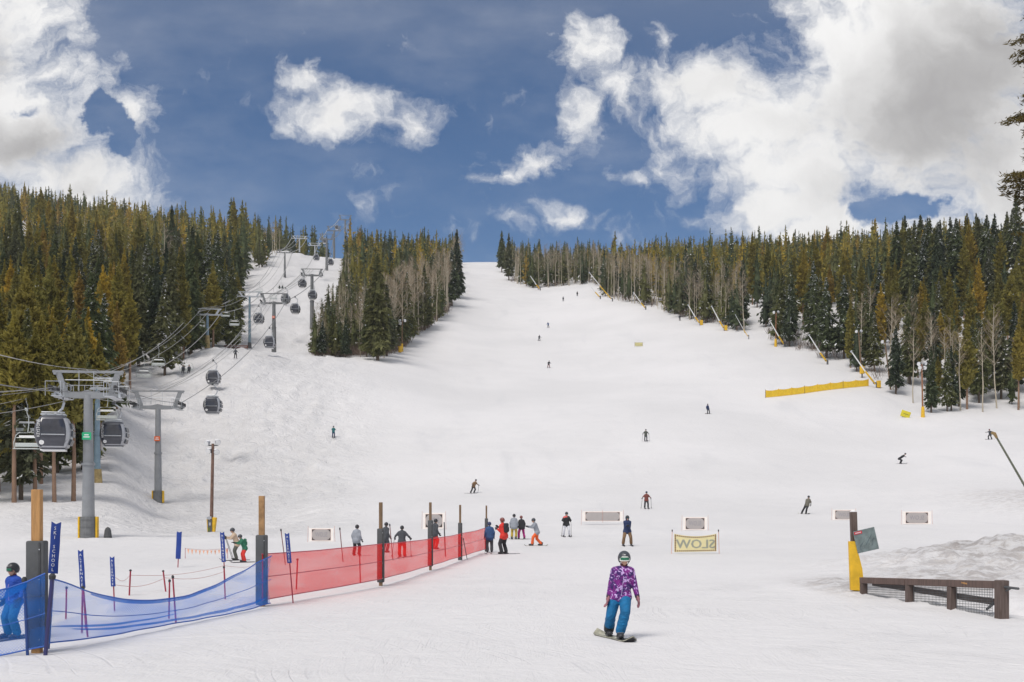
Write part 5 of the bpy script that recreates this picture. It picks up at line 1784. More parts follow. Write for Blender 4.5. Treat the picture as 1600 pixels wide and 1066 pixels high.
# ------------------------------------------------------------------ slalom style poles and banner flags
M_PRED = mat('red_pole', (0.33, 0.025, 0.05), .45)
M_PDARK = mat('dark_pole', (0.05, 0.045, 0.05), .5)
M_PBLUE = mat('blue_pole', (0.015, 0.05, 0.20), .45)
M_FLAG = mat('navy_banner', (0.012, 0.045, 0.26), .6, var=.12)


def pole(bx, by, tx, ty, label, m_=None, d=None, r=.018, knob=True, name='marker_pole', cat='marker pole'):
    b = G(bx, d) if d else GP(bx, by)
    tip = Vector((b.x + (tx - bx) / F * b.y, b.y, CH + (HZ - ty) / F * b.y))
    root = thing(name, label, cat, b)
    v = tip - b
    q = MB(); q.tube([-v * .08, v], r, 7); q.build('shaft', m_ or M_PRED, root, True)
    if knob:
        q = MB(); q.tube([v * .96, v * 1.0, v * 1.03], [r * 1.5, r * 1.7, r * .8], 7); q.build('cap', M_RUB, root, True)
    return root, v, b


pole(71, 1020, 82, 900, 'thick slanting pole in front of the nearest post, red at its foot', mat('navy_red_pole', (.03, .03, .12), .45), d=18.1, r=.035)
pole(43, 1021, 38, 905, 'dark blue pole just left of the nearest padded post', M_PBLUE, d=18.1, r=.026)
pole(103, 968, 104, 918, 'short red marker pole behind the left end of the blue net', d=None)
pole(137, 996, 130, 918, 'right hand pole of the crossed pair behind the blue net', d=20.6)
pole(128, 988, 129, 918, 'left hand pole of the crossed pair behind the blue net', d=21.2)
pole(202, 932, 204, 891, 'small thin red pole between the two alternate banners and the blue net', r=.022)
pole(259, 925, 255, 892, 'small leaning red pole behind the blue net, left of the crossed red pair', r=.022)
pole(264, 968, 265, 907, 'left pole of the crossed red pair behind the blue net', d=23.8)
pole(275, 978, 270, 901, 'right pole of the crossed red pair behind the blue net', d=23.0)
pole(352, 930, 350, 886, 'pole with a dark joint under the small flag near the second post', d=28.5)
pole(446, 883, 439, 828, 'thin leaning pole right of the second padded post', mat('brownish_pole', (.20, .09, .09), .5), r=.02)
pole(463, 922, 465, 874, 'short red pole behind the left part of the red net', r=.022)
pole(536, 878, 531, 826, 'thin pole above the red net left of the grey jacket person', mat('brownish_pole', (0, 0, 0)), r=.02)
pole(563, 912, 562, 864, 'red pole at the foot of the red net below the grey jacket person', r=.02)
pole(614, 876, 609, 820, 'thin leaning pole right of the third padded post', mat('brownish_pole', (0, 0, 0)), r=.02)
pole(696, 870, 694, 816, 'dark pole between the fourth and fifth padded posts', M_PDARK, r=.028, knob=False)
pole(730, 874, 724, 842, 'thin dark pole leaning beside the fifth padded post', M_PDARK, d=48.5, r=.016)


def flag_pole(bx, by, tx, ty, w, h, words, label, d=None, tsize=.1, sp=.9, r=.016, pole_m=None, letters=True):
    """banner of stacked letters sliding over the top of a slanted pole"""
    root, v, b = pole(bx, by, tx, ty, label, pole_m, d, r, False, 'banner_pole', 'banner pole')
    L = v.length; u = v.normalized()
    ang = math.atan2(u.x, u.z)
    M_ = Matrix.Translation(v) @ Matrix.Rotation(ang, 4, 'Y')
    q = MB()
    # gently curved cloth with real thickness
    n = 8; vs = []; fs = []
    for lay in (0, 1):
        for i in range(n + 1):
            for k in range(5):
                x = (k / 4 - .5) * w; z = -h * i / n
                y = -.035 - .012 * math.cos((k / 4 - .5) * math.pi) - .006 * math.sin(i * 1.3) + lay * .012
                vs.append(M_ @ Vector((x, y, z + .04 * (abs(k - 2) / 2) * (1 if i == 0 else 0))))
    m_ = 5 * (n + 1)
    for i in range(n):
        for k in range(4):
            a = i * 5 + k
            fs += [(a, a + 1, a + 6, a + 5), (m_ + a, m_ + a + 5, m_ + a + 6, m_ + a + 1)]
        for k in (0, 4):
            a = i * 5 + k; fs.append((a, a + 5, m_ + a + 5, m_ + a))
    for k in range(4):
        fs.append((k, m_ + k, m_ + k + 1, k + 1)); a = n * 5 + k; fs.append((a, a + 1, m_ + a + 1, m_ + a))
    q.add(vs, fs); fo = q.build('flag', M_FLAG, root, True)
    if letters:
        tv, tf = text_geo(words, h / len(words) * .93, True, 1.0)
        zs_ = [t.z * 0 + t.y for t in tv]; c = (max(zs_) + min(zs_)) / 2
        q = MB(); q.add([M_ @ Vector((t.x, -.058, t.y - c - h * .5)) for t in tv], tf)
        ex = [M_ @ Vector((t.x, -.052, t.y - c - h * .5)) for t in tv]
        q.build('lettering', M_WHITE, fo)
    return root


flag_pole(76, 1012, 89, 819, .165, .85, 'SKI SCHOOL', 'tall slanted navy banner lettered SKI SCHOOL beside the nearest post', d=18.9, tsize=.115, sp=.70, r=.02, pole_m=M_PBLUE)
flag_pole(134, 985, 127, 862, .105, .72, 'ALTERNATE', 'navy banner lettered ALTERNATE on the crossed poles behind the blue net', d=21.8, tsize=.095, sp=.78)
flag_pole(179, 966, 176, 872, .105, .66, 'ALTERNATE', 'upright navy banner lettered ALTERNATE, right of the crossed poles', d=25.5, tsize=.09, sp=.78)
flag_pole(278, 887, 280.5, 832, .20, 1.05, 'SCHOOL', 'small navy banner on a thin pole left of the orange pennants', r=.02, tsize=.15, sp=.8, letters=False)
flag_pole(351.5, 905, 347.5, 833, .14, .95, 'ALTERNATE', 'small navy lettered banner on a leaning pole left of the green backpack', d=36, r=.018, tsize=.12, sp=.80)
flag_pole(458, 941, 449, 835, .11, .72, 'ALTERNATE', 'navy lettered banner on the leaning pole in front of the red net', d=27.5, tsize=.095, sp=.78)

# strings of rope and orange pennants in the ski school pen
def ropeline(pts, label, r=.006, m_=None, nm='boundary_rope'):
    q = MB(); pp = []
    for i in range(len(pts) - 1):
        for k in range(8): 
            s = k / 8; p = pts[i].lerp(pts[i + 1], s); p.z -= .12 * math.sin(math.pi * s); pp.append(p)
    pp.append(pts[-1]); q.tube(pp, r, 4); o = q.build(nm, m_ or mat('pale_red_rope', (.45, .22, .20), .7)); tag(o, label, 'rope')
def wp(px, py, d): return P(px, py, d)
ropeline([wp(180, 902, 25.6), wp(203, 899, 30), wp(350, 884, 36), wp(420, 878, 42)], 'upper thin rope strung through the ski school poles')
ropeline([wp(180, 914, 25.6), wp(258, 903, 29), wp(351, 893, 36)], 'lower thin rope strung through the ski school poles')
t_ = thing('pennant_string', 'faded orange pennants on a string lying low before the snow bank', 'pennants', G(322, 50))
for k in range(11):
    x = -.86 + k * .175; q = MB(); q.prism([(x, .42 - .06 * math.sin(k * .31)), (x + .10, .42 - .06 * math.sin(k * .31)), (x + .05, .2 - .05 * (k % 2))], -.004, .004)
    q.build('pennant', mat('faded_orange', (.78, .40, .26), .7, var=.3, scale=3), t_)
q = MB(); q.tube([(-.95, 0, .45), (0, 0, .38), (.98, 0, .45)], .008, 4); q.build('string', mat('pale_red_rope', (0, 0, 0)), t_)
for x in (-.95, .98):
    q = MB(); q.tube([(x, 0, -.1), (x, 0, .47)], .012, 5); q.build('stake', M_PRED, t_)

# ------------------------------------------------------------------ SLOW banners, seen from behind
M_BCLOTH = mat('slow_banner_cloth', (.42, .385, .375), .8, var=.04)
M_BBORD = mat('slow_banner_border', (.90, .84, .79), .7, var=.03)
M_BDARK = mat('slow_banner_corner', (.045, .04, .04), .7)
M_BLET = mat('slow_show_through', (.29, .28, .31), .8, var=.05)
M_BYEL = mat('slow_yellow_cloth', (.76, .68, .38), .8, var=.05)
M_BPINK = mat('banner_pink_edge', (.62, .38, .32), .7)


def slow_banner(x0, x1, yt, yb, d, label, wide=False, letters=True, curve=0.0, cut=None):
    cx = (x0 + x1) / 2; g = G(cx, d)
    w = (x1 - x0) / F * d; zt = CH + (HZ - yt) / F * d - g.z; zb = CH + (HZ - yb) / F * d - g.z
    if zb < .02: zt += .02 - zb; zb = .02
    h = zt - zb; zc = (zt + zb) / 2
    root = thing('slow_banner', label, 'banner', g, group=None)
    q = MB(); q.box((0, 0, zc), (w, .02, h)); q.build('cloth', M_BBORD, root)
    iw, ih = w * (.76 if not wide else .84), h * .80
    q = MB(); q.box((0, -.016, zc), (iw + .03, .008, ih + .03)); q.build('edge', M_BPINK, root)
    q = MB()
    c = ih * .42
    out = []
    for sx, sz, a0 in ((1, 1, 0), (-1, 1, 90), (-1, -1, 180), (1, -1, 270)):
        for k in range(6):
            a = R(a0 + k * 18); out.append((sx * (iw / 2 - c) + c * math.cos(a), zc + sz * (ih / 2 - c) + c * math.sin(a)))
    q.prism(out, -.032, -.026); q.build('panel', M_BCLOTH, root)
    for sx in (-1, 1):
        for sz in (-1, 1): q = MB(); q.prism([(sx * iw / 2, zc + sz * ih / 2), (sx * (iw / 2 - ih * .34), zc + sz * ih / 2), (sx * iw / 2, zc + sz * (ih / 2 - ih * .34))], -.0255, -.021); q.build('corner', M_BDARK, root)
    if letters:
        tv, tf = text_geo('SLOW', ih * .62)
        fx = iw * .66 / (max(v.x for v in tv) - min(v.x for v in tv))
        q = MB(); q.add([Vector((-v.x * fx, -.036, zc + v.y)) for v in tv], tf); q.build('lettering', M_BLET, root)
    if wide:
        q = MB(); q.tube([(0, -.05, zb - .1), (0, -.05, zt + .12)], .014, 5); q.build('middle_pole', M_BPINK, root)
    for s in (-1, 1):
        q = MB(); q.tube([(s * (w / 2 + .1), 0, -.2), (s * (w / 2 + .06), 0, zt + .12)], .014, 5); q.build('pole', M_BPINK, root)
        q = MB()
        for z in (zt, zb): q.tube([(s * (w / 2), 0, z), (s * (w / 2 + .09), 0, z)], .006, 4)
        q.build('tie', M_BBORD, root)
    return root


slow_banner(483, 521, 827, 848, 70, 'pale SLOW banner seen from behind, leftmost, above the red net')
slow_banner(661, 695, 811, 836, 84, 'pale SLOW banner behind the fourth padded post')
slow_banner(910, 973, 799, 815, 90, 'long pale banner of two panels in the middle of the piste', wide=True, letters=False)
slow_banner(1067, 1105, 810, 831, 82, 'pale SLOW banner directly behind the yellow SLOW banner')
slow_banner(1301, 1336, 798, 814, 92, 'pale SLOW banner partly hidden by the post with the trail board')
slow_banner(1410, 1455, 808, 828, 86, 'pale SLOW banner alone at the right of the piste')


def yellow_slow():
    d = 54.0; cx = 1086.5; g = G(cx, d)
    root = thing('slow_banner', 'yellow SLOW banner with a dashed border, lettering mirrored from behind', 'banner', g)
    w = 66 / F * d; n = 20
    def zt(x): return CH + (HZ - (834 + 4.0 * (1 - (2 * x / w) ** 2))) / F * d - g.z
    def zb(x): return .10 + .02 * (2 * x / w)
    vs = []; fs = []
    for lay in (0, .012):
        for i in range(n + 1):
            x = (i / n - .5) * w; vs += [Vector((x, lay, zt(x))), Vector((x, lay, zb(x)))]
    m_ = 2 * (n + 1)
    for i in range(n):
        a = 2 * i; fs += [(a, a + 1, a + 3, a + 2), (m_ + a, m_ + a + 2, m_ + a + 3, m_ + a + 1), (a, a + 2, m_ + a + 2, m_ + a), (a + 1, m_ + a + 1, m_ + a + 3, a + 3)]
    fs += [(0, m_, m_ + 1, 1), (2 * n, 2 * n + 1, m_ + 2 * n + 1, m_ + 2 * n)]
    q = MB(); q.add(vs, fs); q.build('cloth', M_BYEL, root)
    q = MB()
    for i in range(21):
        x = (i / 20 - .5) * w * .95
        for f in (.07, .93):
            z = zt(x) + (zb(x) - zt(x)) * f; q.box((x, -.012, z), (.055, .008, .055))
    for i in range(1, 9):
        for s in (-1, 1):
            x = s * w * .475; f = .07 + .86 * i / 9; q.box((x, -.012, zt(x) + (zb(x) - zt(x)) * f), (.055, .008, .055))
    q.build('border_mark', mat('border_mark_maroon', (.16, .045, .03), .7), root)
    tv, tf = text_geo('SLOW', .62)
    q = MB(); q.add([Vector((-v.x * 1.10, -.014, (zt(0) + zb(0)) / 2 + v.y - .02)) for v in tv], tf)
    # embolden by a second offset layer
    q.add([Vector((-v.x * 1.10 + .03, -.018, (zt(0) + zb(0)) / 2 + v.y - .02)) for v in tv], tf)
    q.build('lettering', mat('grey_lettering', (.33, .34, .28), .8), root)
    for s in (-1, 1):
        q = MB(); q.tube([(s * (w / 2 + .14), 0, -.2), (s * (w / 2 + .10), 0, zt(w / 2) + .14)], .018, 6); q.build('pole', M_BPINK, root)
        q = MB(); q.tube([(s * (w / 2 + .10), 0, zt(w / 2) + .1), (s * (w / 2 + .10), 0, zt(w / 2) + .2)], .03, 6); q.build('pole_cap', M_RUB, root)
        q = MB()
        for z in (zt(w / 2), zb(s * w / 2)): q.tube([(s * w / 2, 0, z), (s * (w / 2 + .11), 0, z)], .007, 4)
        q.build('tie', M_BBORD, root)
yellow_slow()

# ------------------------------------------------------------------ timber rail, trail board post at the right


def right_rail():
    a = P(1346, 902, 30.0); b_ = P(1563, 908, 24.0)
    za, zb_ = a.z, b_.z
    root = thing('timber_rail', 'dark timber rail with wire mesh panels sinking into the snow at the lower right', 'fence', (a.x, a.y, 0))
    o0 = Vector((a.x, a.y, 0))
    v = Vector((b_.x - a.x, b_.y - a.y, 0)); L = v.length; u = v / L; ang = math.atan2(u.y, u.x)
    sl = math.atan2(zb_ - za, L)
    def at(s, z): return Vector((u.x * s, u.y * s, z))
    # top rail in two lengths
    for s0, s1, nm in ((0.02, L * .375, 'top_rail'), (L * .38, L, 'top_rail')):
        m_ = (s0 + s1) / 2; zc = za + (zb_ - za) * m_ / L - .085
        q = MB(); q.box(at(m_, zc), (s1 - s0, .15, .165), rot=Euler((0, -sl, ang)).to_matrix(), bev=.012); q.build(nm, wood_mat('rail_timber', (.15, .10, .085), (.085, .058, .05)), root)
    # scar on the rail
    q = MB(); q.box(at(L * .80, za + (zb_ - za) * .80 - .07) + Vector((u.y, -u.x, 0)) * .078, (.22, .012, .035), rot=Euler((0, -sl + .1, ang)).to_matrix(), bev=.004); q.build('scar', M_WOOD, root)
    for s, w in ((L * .02, .16), (L * .40, .17), (L * .70, .17), (L * .985, .22)):
        p = at(s, 0); gz = GZ(p.x + o0.x, p.y + o0.y); zt = za + (zb_ - za) * s / L - .172
        if s > L * .9: zt = zb_ + .02
        q = MB(); q.box((p.x, p.y, (gz - .6 + zt) / 2) if s < L * .9 else Vector((p.x, p.y, (gz - .6 + zt) / 2)) + u * .14, (w, w, zt - gz + .6), rot=(0, 0, ang), bev=.012); q.build('post', M_WOODD, root)
    # a second sloping beam behind
    q = MB(); c0, c1 = at(L * .06, za - .14), at(L * .97, zb_ - .50)
    nrm = Vector((-u.y, u.x, 0)) * .16
    d_ = c1 - c0; q.box((c0 + c1) / 2 + nrm, (d_.length, .09, .14), rot=Euler((0, -math.asin(d_.z / d_.length), ang)).to_matrix(), bev=.01); q.build('brace', M_WOODD, root)
    q = MB(); q.tube([at(L * .90, zb_ - .68) + nrm * .5, at(L * .97, zb_ - .42) + nrm * .5], .03, 6); q.build('strut', M_DARKSTEEL, root)
    q = MB(); q.tube([at(L + .1, zb_ - .12), at(L + .62, zb_ - .12)], .03, 6); q.tube([at(L + .2, zb_ - .2), at(L + .40, zb_ - .12)], .02, 6)
    q.build('bracket', M_DARKSTEEL, root)
    # mesh panels
    for s0, s1 in ((L * .055, L * .375), (L * .43, L * .675), (L * .73, L * .955)):
        q = MB(); n = int((s1 - s0) / .058)
        for k in range(n + 1):
            s = s0 + (s1 - s0) * k / n; p = at(s, 0); gz = GZ(p.x + o0.x, p.y + o0.y) - .25; zt = za + (zb_ - za) * s / L - .16
            q.tube([(p.x, p.y, gz), (p.x, p.y, zt)], .0055, 4, cap=False)
        for k in range(14):
            q.tube([at(s0, za + (zb_ - za) * s0 / L - .2 - k * .058), at(s1, za + (zb_ - za) * s1 / L - .2 - k * .058)], .0055, 4, cap=False)
        q.build('wire_mesh', M_DARKSTEEL, root)
right_rail()


def board_post():
    g = G(1339, 30.6)
    root = thing('trail_board_post', 'dark leaning post with a tilted grey trail board and a yellow pad', 'signpost', g)
    zt = CH + (HZ - 800) / F * 30.6 - g.z
    q = MB(); q.box((-.06, 0, zt / 2 - .2), (.17, .17, zt + .4), rot=(0, -.035, 0), bev=.014); q.build('post', M_WOODD, root)
    q = MB(); q.ell((-.11, 0, zt + .01), (.085, .085, .035), 10, 6); q.build('snow_cap', M_TSNOW, root, True)
    q = MB(); M_ = Matrix.Translation((-.02, -.13, 0))
    q.prism([(-.215, .02), (.165, 0.0), (.10, .62), (-.06, 1.24), (-.11, 1.37), (-.265, 1.37)], -.09, .02, M_); q.build('pad', M_YEL, root)
    q = MB(); c = Vector((.17, -.25, zt - .78)); q.box(c, (.60, .03, .62), rot=(0, -.225, 0), bev=.006)
    bo = q.build('board', mat('slate_board', (.15, .19, .19), .45, var=.25, scale=5), root)
    q = MB(); MM = Euler((0, -.225, 0)).to_matrix(); q.box(c + MM @ Vector((-.175, -.02, .25)), (.22, .012, .075), rot=MM); q.build('red_label', mat('red_label', (.50, .03, .05), .5), bo)
    q = MB()
    for k in range(7): q.box(c + MM @ Vector((-.245 + .0235 * k, -.029, .25)), (.013, .004, .028), rot=MM)
    q.build('lettering', M_WHITE, bo)
    rg = random.Random(4)
    for k in range(5):
        pts = []; x, z = -.2 + .08 * k, -.24 + .05 * (k % 3)
        for j in range(7):
            pts.append(c + MM @ Vector((x, -.018, z))); x += rg.uniform(-.02, .06); z += rg.uniform(.02, .07)
            x = max(-.27, min(.27, x)); z = min(z, .18)
        q = MB(); q.tube(pts, .0045, 4); q.build('trail_line', mat('board_line', (.27, .31, .31), .6) if k % 2 else mat('board_line_dark', (.06, .09, .12), .6), bo)
board_post()
# ------------------------------------------------------------------ people
def remeshed(name, mb, voxel, parent, mt, smooth_it=3, sub=False):
    me = mb.mesh(name, [mt])
    ob = bpy.data.objects.new(name, me); COL.objects.link(ob)
    r = ob.modifiers.new('r', 'REMESH'); r.mode = 'VOXEL'; r.voxel_size = voxel; r.use_smooth_shade = True
    s = ob.modifiers.new('s', 'SMOOTH'); s.factor = .5; s.iterations = smooth_it
    dg = bpy.context.evaluated_depsgraph_get(); dg.update()
    m2 = bpy.data.meshes.new_from_object(ob.evaluated_get(dg))
    ob.modifiers.clear(); ob.data = m2; bpy.data.meshes.remove(me)
    m2.name = name; m2.materials.clear(); m2.materials.append(mt)
    m2.polygons.foreach_set('use_smooth', [True] * len(m2.polygons))
    ob.parent = parent
    return ob


def ik(a, b, l1, l2, pole_dir):
    a, b = Vector(a), Vector(b); v = b - a; L = min(v.length, (l1 + l2) * .999)
    u = v.normalized(); x = (l1 * l1 - l2 * l2 + L * L) / (2 * L); h = math.sqrt(max(0, l1 * l1 - x * x))
    p = Vector(pole_dir); p = (p - u * p.dot(u)).normalized()
    return a + u * x + p * h


def cloth(name, col, rough=.8, var=.14): return mat('cloth_' + name, col, rough, var=var, scale=7, bump=.25)
C = {
    'black': (.025, .026, .030), 'charcoal': (.055, .06, .07), 'navy': (.02, .035, .10), 'grey': (.27, .29, .33), 'ltgrey': (.42, .45, .50), 'red': (.62, .035, .025),
    'orange': (.80, .13, .03), 'blue': (.02, .10, .52), 'teal': (.0, .17, .34), 'green': (.025, .15, .085), 'beige': (.50, .38, .28), 'olive': (.085, .09, .075),
    'mustard': (.42, .30, .05), 'magenta': (.42, .02, .20), 'white': (.66, .66, .70), 'brown': (.21, .125, .065), 'maroon': (.19, .055, .045), 'dkteal': (.03, .16, .17),
    'bluepants': (.02, .13, .38), 'dkblue': (.03, .08, .20), 'skin': (.50, .29, .20), 'camo': (.16, .15, .12), 'pinkglove': (.30, .13, .15)}
M_SKIN = mat('skin', C['skin'], .55, var=.05)


def purple_print():
    m = mat('purple_print_jacket', (.1, .01, .1)); N = NB(m.node_tree)
    p = [n for n in m.node_tree.nodes if n.type == 'BSDF_PRINCIPLED'][0]
    tcn = N.node('ShaderNodeTexCoord')
    n1_ = N.noise(tcn.outputs['Object'], 13.0, 3, .55, dist=1.6)
    n2_ = N.noise(tcn.outputs['Object'], 8.0, 3, .5, dist=1.0)
    c = N.mix(N.ramp(n2_.outputs[0], .42, .58), (.045, .012, .13), (.20, .012, .22))
    c = N.mix(N.ramp(n1_.outputs[0], .55, .60), c, (.62, .42, .78))
    N.l.new(c, p.inputs['Base Color']); p.inputs['Roughness'].default_value = .7
    folds(m)
    return m


def folds(m, sc=7.0, dist=.05):
    N = NB(m.node_tree); p = [n for n in m.node_tree.nodes if n.type == 'BSDF_PRINCIPLED'][0]
    tcn = N.node('ShaderNodeTexCoord')
    n_ = N.noise(N.vec('MULTIPLY', tcn.outputs['Object'], (1.0, 1.0, 1.7)), sc, 4, .5, dist=1.4)
    b = N.node('ShaderNodeBump'); b.inputs['Strength'].default_value = .9; b.inputs['Distance'].default_value = dist
    N.l.new(n_.outputs[0], b.inputs['Height']); N.l.new(b.outputs[0], p.inputs['Normal'])
    return m


def hand(parent, w, ax, side, mt, s=1.0, grip=False, vox=.006, fine=True):
    """five fingers on a palm: w wrist, ax direction of the hand, side = thumb direction"""
    ax = Vector(ax).normalized(); th = Vector(side); th = (th - ax * th.dot(ax)).normalized(); pn = ax.cross(th).normalized()
    q = MB(); w = Vector(w)
    pl = .085 * s
    for k in range(4): 
        o = th * (.030 - .020 * k) * s
        q.caps(w + o * .7, w + ax * pl + o, .017 * s, .015 * s, 8)
    q.caps(w - ax * .03 * s, w + ax * .04 * s, .028 * s, .030 * s, 10)
    ln = [.062, .070, .066, .052]
    for k in range(4):
        o = th * (.032 - .021 * k) * s * 1.1
        a = w + ax * pl + o
        c1 = (.75 if grip else .18) + .06 * k; c2 = (1.7 if grip else .5) + .08 * k
        d1 = (ax * math.cos(c1) + pn * math.sin(c1)); d2 = (ax * math.cos(c2) + pn * math.sin(c2)); 
        b_ = a + d1 * ln[k] * .55 * s; c_ = b_ + d2 * ln[k] * .5 * s
        q.caps(a, b_, .0125 * s, .0115 * s, 8); q.caps(b_, c_, .0115 * s, .0095 * s, 8)
    a = w + ax * .018 * s + th * .030 * s; d1 = (ax * .7 + th * .75 + pn * (.3 if grip else .1)).normalized(); b_ = a + d1 * .038 * s; d2 = (ax * 1.0 + th * (.1 if grip else .35) + pn * (.8 if grip else .1)).normalized()
    q.caps(a, b_, .015 * s, .0135 * s, 8); q.caps(b_, b_ + d2 * .032 * s, .0135 * s, .011 * s, 8)
    if not fine: return q.build('glove', mt, parent, True)
    return remeshed('glove', q, vox, parent, mt, 1)


def person(label, at, rot, height=1.72, jacket='black', pants='charcoal', helmet='charcoal', gear='skis', stance=.28, crouch=.0, lean=(0, 0), bend=.08, arms='relaxed', turn=0.0,
           near=False, poles=False, glove='black', headwear='helmet', ski_dir=0.0, goggle=True, backpack=None, ank=None, sit=False, jm=None, pm=None, gender_w=1.0, child=0.0, hood=False, skis_label=None, extra=None, hands=None, group=None, mouth=True):
    """local frame: x to the person's left (viewer's right when facing the camera), -y forward, z up; 1.72 m body scaled to height"""
    s = height / 1.72
    root = thing('person', label, 'person', at, rot, group)
    far = at.y > 95
    vx = .014 if near else (.032 if not far else .05)
    hs = 1.0 + child * .22
    # joints
    if sit:
        hipz = .12; hc = Vector((0, 0, hipz))
        hips = [Vector((-.10, 0, hipz)), Vector((.10, 0, hipz))]
        anks = [Vector((-.13, -.50, -.36)), Vector((.13, -.50, -.36))]
        knees = [Vector((-.12, -.46, .10)), Vector((.12, -.46, .10))]
    else:
        hipz = .90 - crouch
        lx, ly = lean
        hc = Vector((lx * .72, bend * .35 + ly * .5, hipz))
        hips = [hc + Vector((-.095, 0, -.02)), hc + Vector((.095, 0, -.02))]
        anks = ank or [Vector((-stance / 2, .02, .10)), Vector((stance / 2, .02, .10))]
        anks = [Vector(a) for a in anks]
        kd = [Vector((-.18, -1, 0)), Vector((.18, -1, 0))]
        knees = [ik(hips[i], anks[i], .42, .41, kd[i]) for i in (0, 1)]
    lx, ly = lean
    ch = hc + Vector((lx * .28 + 0, -bend * .9, .40 * math.cos(bend)))          # chest
    ct = math.cos(turn); st = math.sin(turn)
    def tv(x, y, z=0): return Vector((x * ct - y * st, x * st + y * ct, z))
    neck = ch + Vector((lx * .12, -bend * .25, .13))
    head = neck + Vector((lx * .05, -bend * .25 - .015, .165))
    sh = [ch + tv(-.158, 0, .065), ch + tv(.158, 0, .065)]
    A = {'relaxed': [(-.27, -.04, -.47), (.27, -.04, -.47)], 'poles': [(-.26, -.26, -.27), (.26, -.26, -.27)], 'out': [(-.42, -.12, -.34), (.42, -.12, -.34)],
         'wide': [(-.52, -.08, -.14), (.52, -.08, -.14)], 'fold': [(-.04, -.24, -.22), (.06, -.24, -.26)], 'fwd': [(-.12, -.45, -.14), (.12, -.40, -.20)], 'lap': [(-.15, -.30, -.28), (.15, -.30, -.28)],
         'phone': [(-.03, -.28, -.12), (.10, -.26, -.20)]}[arms] if isinstance(arms, str) else arms
    hd = [ch + tv(a[0], a[1], a[2] + .085) for a in A]
    if hands: hd = [Vector(h) for h in hands]
    el = [ik(sh[i], hd[i], .27, .25, tv((-1, 1)[i] * .35, 1.0, -.2)) for i in (0, 1)]
    hd = [el[i] + (hd[i] - el[i]).normalized() * .25 for i in (0, 1)]

    S = lambda v: Vector(v) * s
    jm_ = jm or cloth(jacket, C[jacket]); pm_ = pm or cloth(pants, C[pants])
    gm = cloth(glove, C[glove])
    # one continuous body
    b = MB()
    hr = .098 * hs
    b.ell(S(head), (hr * .80 * s, hr * .95 * s, hr * 1.18 * s), 16, 12)
    b.caps(S(head + Vector((0, -.03, -.06))), S(head + Vector((0, -.055, -.085))), .05 * s * hs, .035 * s * hs, 10)      # jaw and chin
    b.caps(S(head + Vector((0, -.09 * hs, .0))), S(head + Vector((0, -.108 * hs, -.028))), .010 * s, .016 * s, 8)        # nose
    for e in (-1, 1):
        b.ell(S(head + Vector((e * .078 * hs, .0, -.01))), (.012 * s, .02 * s, .032 * s), 8, 6)                         # ears
        b.ell(S(head + Vector((e * .032, -.076 * hs, .012))), (.018 * s, .012 * s, .012 * s), 8, 6)
    b.ell(S(head + Vector((0, -.088 * hs, -.062))), (.026 * s, .012 * s, .008 * s), 8, 6)                               # lips
    b.caps(S(neck + Vector((0, 0, -.06))), S(head + Vector((0, .01, -.06))), .058 * s, .05 * s, 10)
    b.caps(S(hc), S(ch), .10 * s, .095 * s, 12)
    b.caps(S(sh[0]), S(sh[1]), .06 * s, .06 * s, 10)
    for i in (0, 1):
        b.caps(S(sh[i]), S(el[i]), .048 * s, .040 * s, 10); b.caps(S(el[i]), S(hd[i]), .038 * s, .027 * s, 10)
        b.caps(S(hips[i]), S(knees[i]), .080 * s, .058 * s, 10); b.caps(S(knees[i]), S(anks[i]), .052 * s, .038 * s, 10)
        f = Vector((0, -.10, -.05)) if not sit else Vector((0, -.12, -.03))
        b.caps(S(anks[i]), S(anks[i] + f), .036 * s, .030 * s, 8)
    body = remeshed('body', b, max(.012, vx * .8), root, M_SKIN, 2)
    KJ, KT = 1.07, (1.20 if near else 1.12)
    # jacket
    j = MB()
    k = gender_w
    j.caps(S(ch + tv(-.085, 0, .02)), S(ch + tv(.085, 0, .02)), .135 * s * KJ, .135 * s * KJ, 14)
    j.caps(S(hc + Vector((-.045 * k, 0, -.01))), S(ch + tv(-.07, 0, 0)), .140 * s * KJ, .135 * s * KJ, 14); j.caps(S(hc + Vector((.045 * k, 0, -.01))), S(ch + tv(.07, 0, 0)), .140 * s * KJ, .135 * s * KJ, 14)
    if not sit: [j.caps(S(hc + Vector((-.085, y_, z_))), S(hc + Vector((.085, y_, z_))), .132 * s * KJ, .132 * s * KJ, 14) for z_, y_ in ((.0, 0), (-.04, -.02), (-.04, .02))]
    if not sit:
        sk = [hips[i].lerp(knees[i], .10 if near else .18) for i in (0, 1)]
        for i in (0, 1): j.caps(S(hips[i]), S(sk[i]), .128 * s * KJ, .134 * s * KJ, 14)
        j.caps(S(sk[0]), S(sk[1]), .132 * s * KJ, .132 * s * KJ, 14)
    j.caps(S(sh[0]), S(neck + Vector((0, 0, -.05))), .075 * s * KJ, .085 * s * KJ, 12); j.caps(S(sh[1]), S(neck + Vector((0, 0, -.05))), .075 * s * KJ, .085 * s * KJ, 12)
    j.caps(S(neck + Vector((0, .01, -.06))), S(neck + Vector((0, .0, .045))), .085 * s * KJ, .066 * s * KJ, 14)
    for i in (0, 1):
        j.caps(S(sh[i]), S(el[i]), .076 * s * KJ, .062 * s * KJ, 12); j.caps(S(el[i]), S(el[i].lerp(hd[i], .93)), .060 * s * KJ, .047 * s * KJ, 12)
    if label.startswith('skier in white'):
        q = MB(); q.caps(S(sh[0] + Vector((.0, -.03, -.02))), S(neck + Vector((0, -.03, -.05))), .098 * s, .10 * s, 12); remeshed('shoulder_panel', q, vx, root, cloth('coral', (.62, .12, .11)), 1)
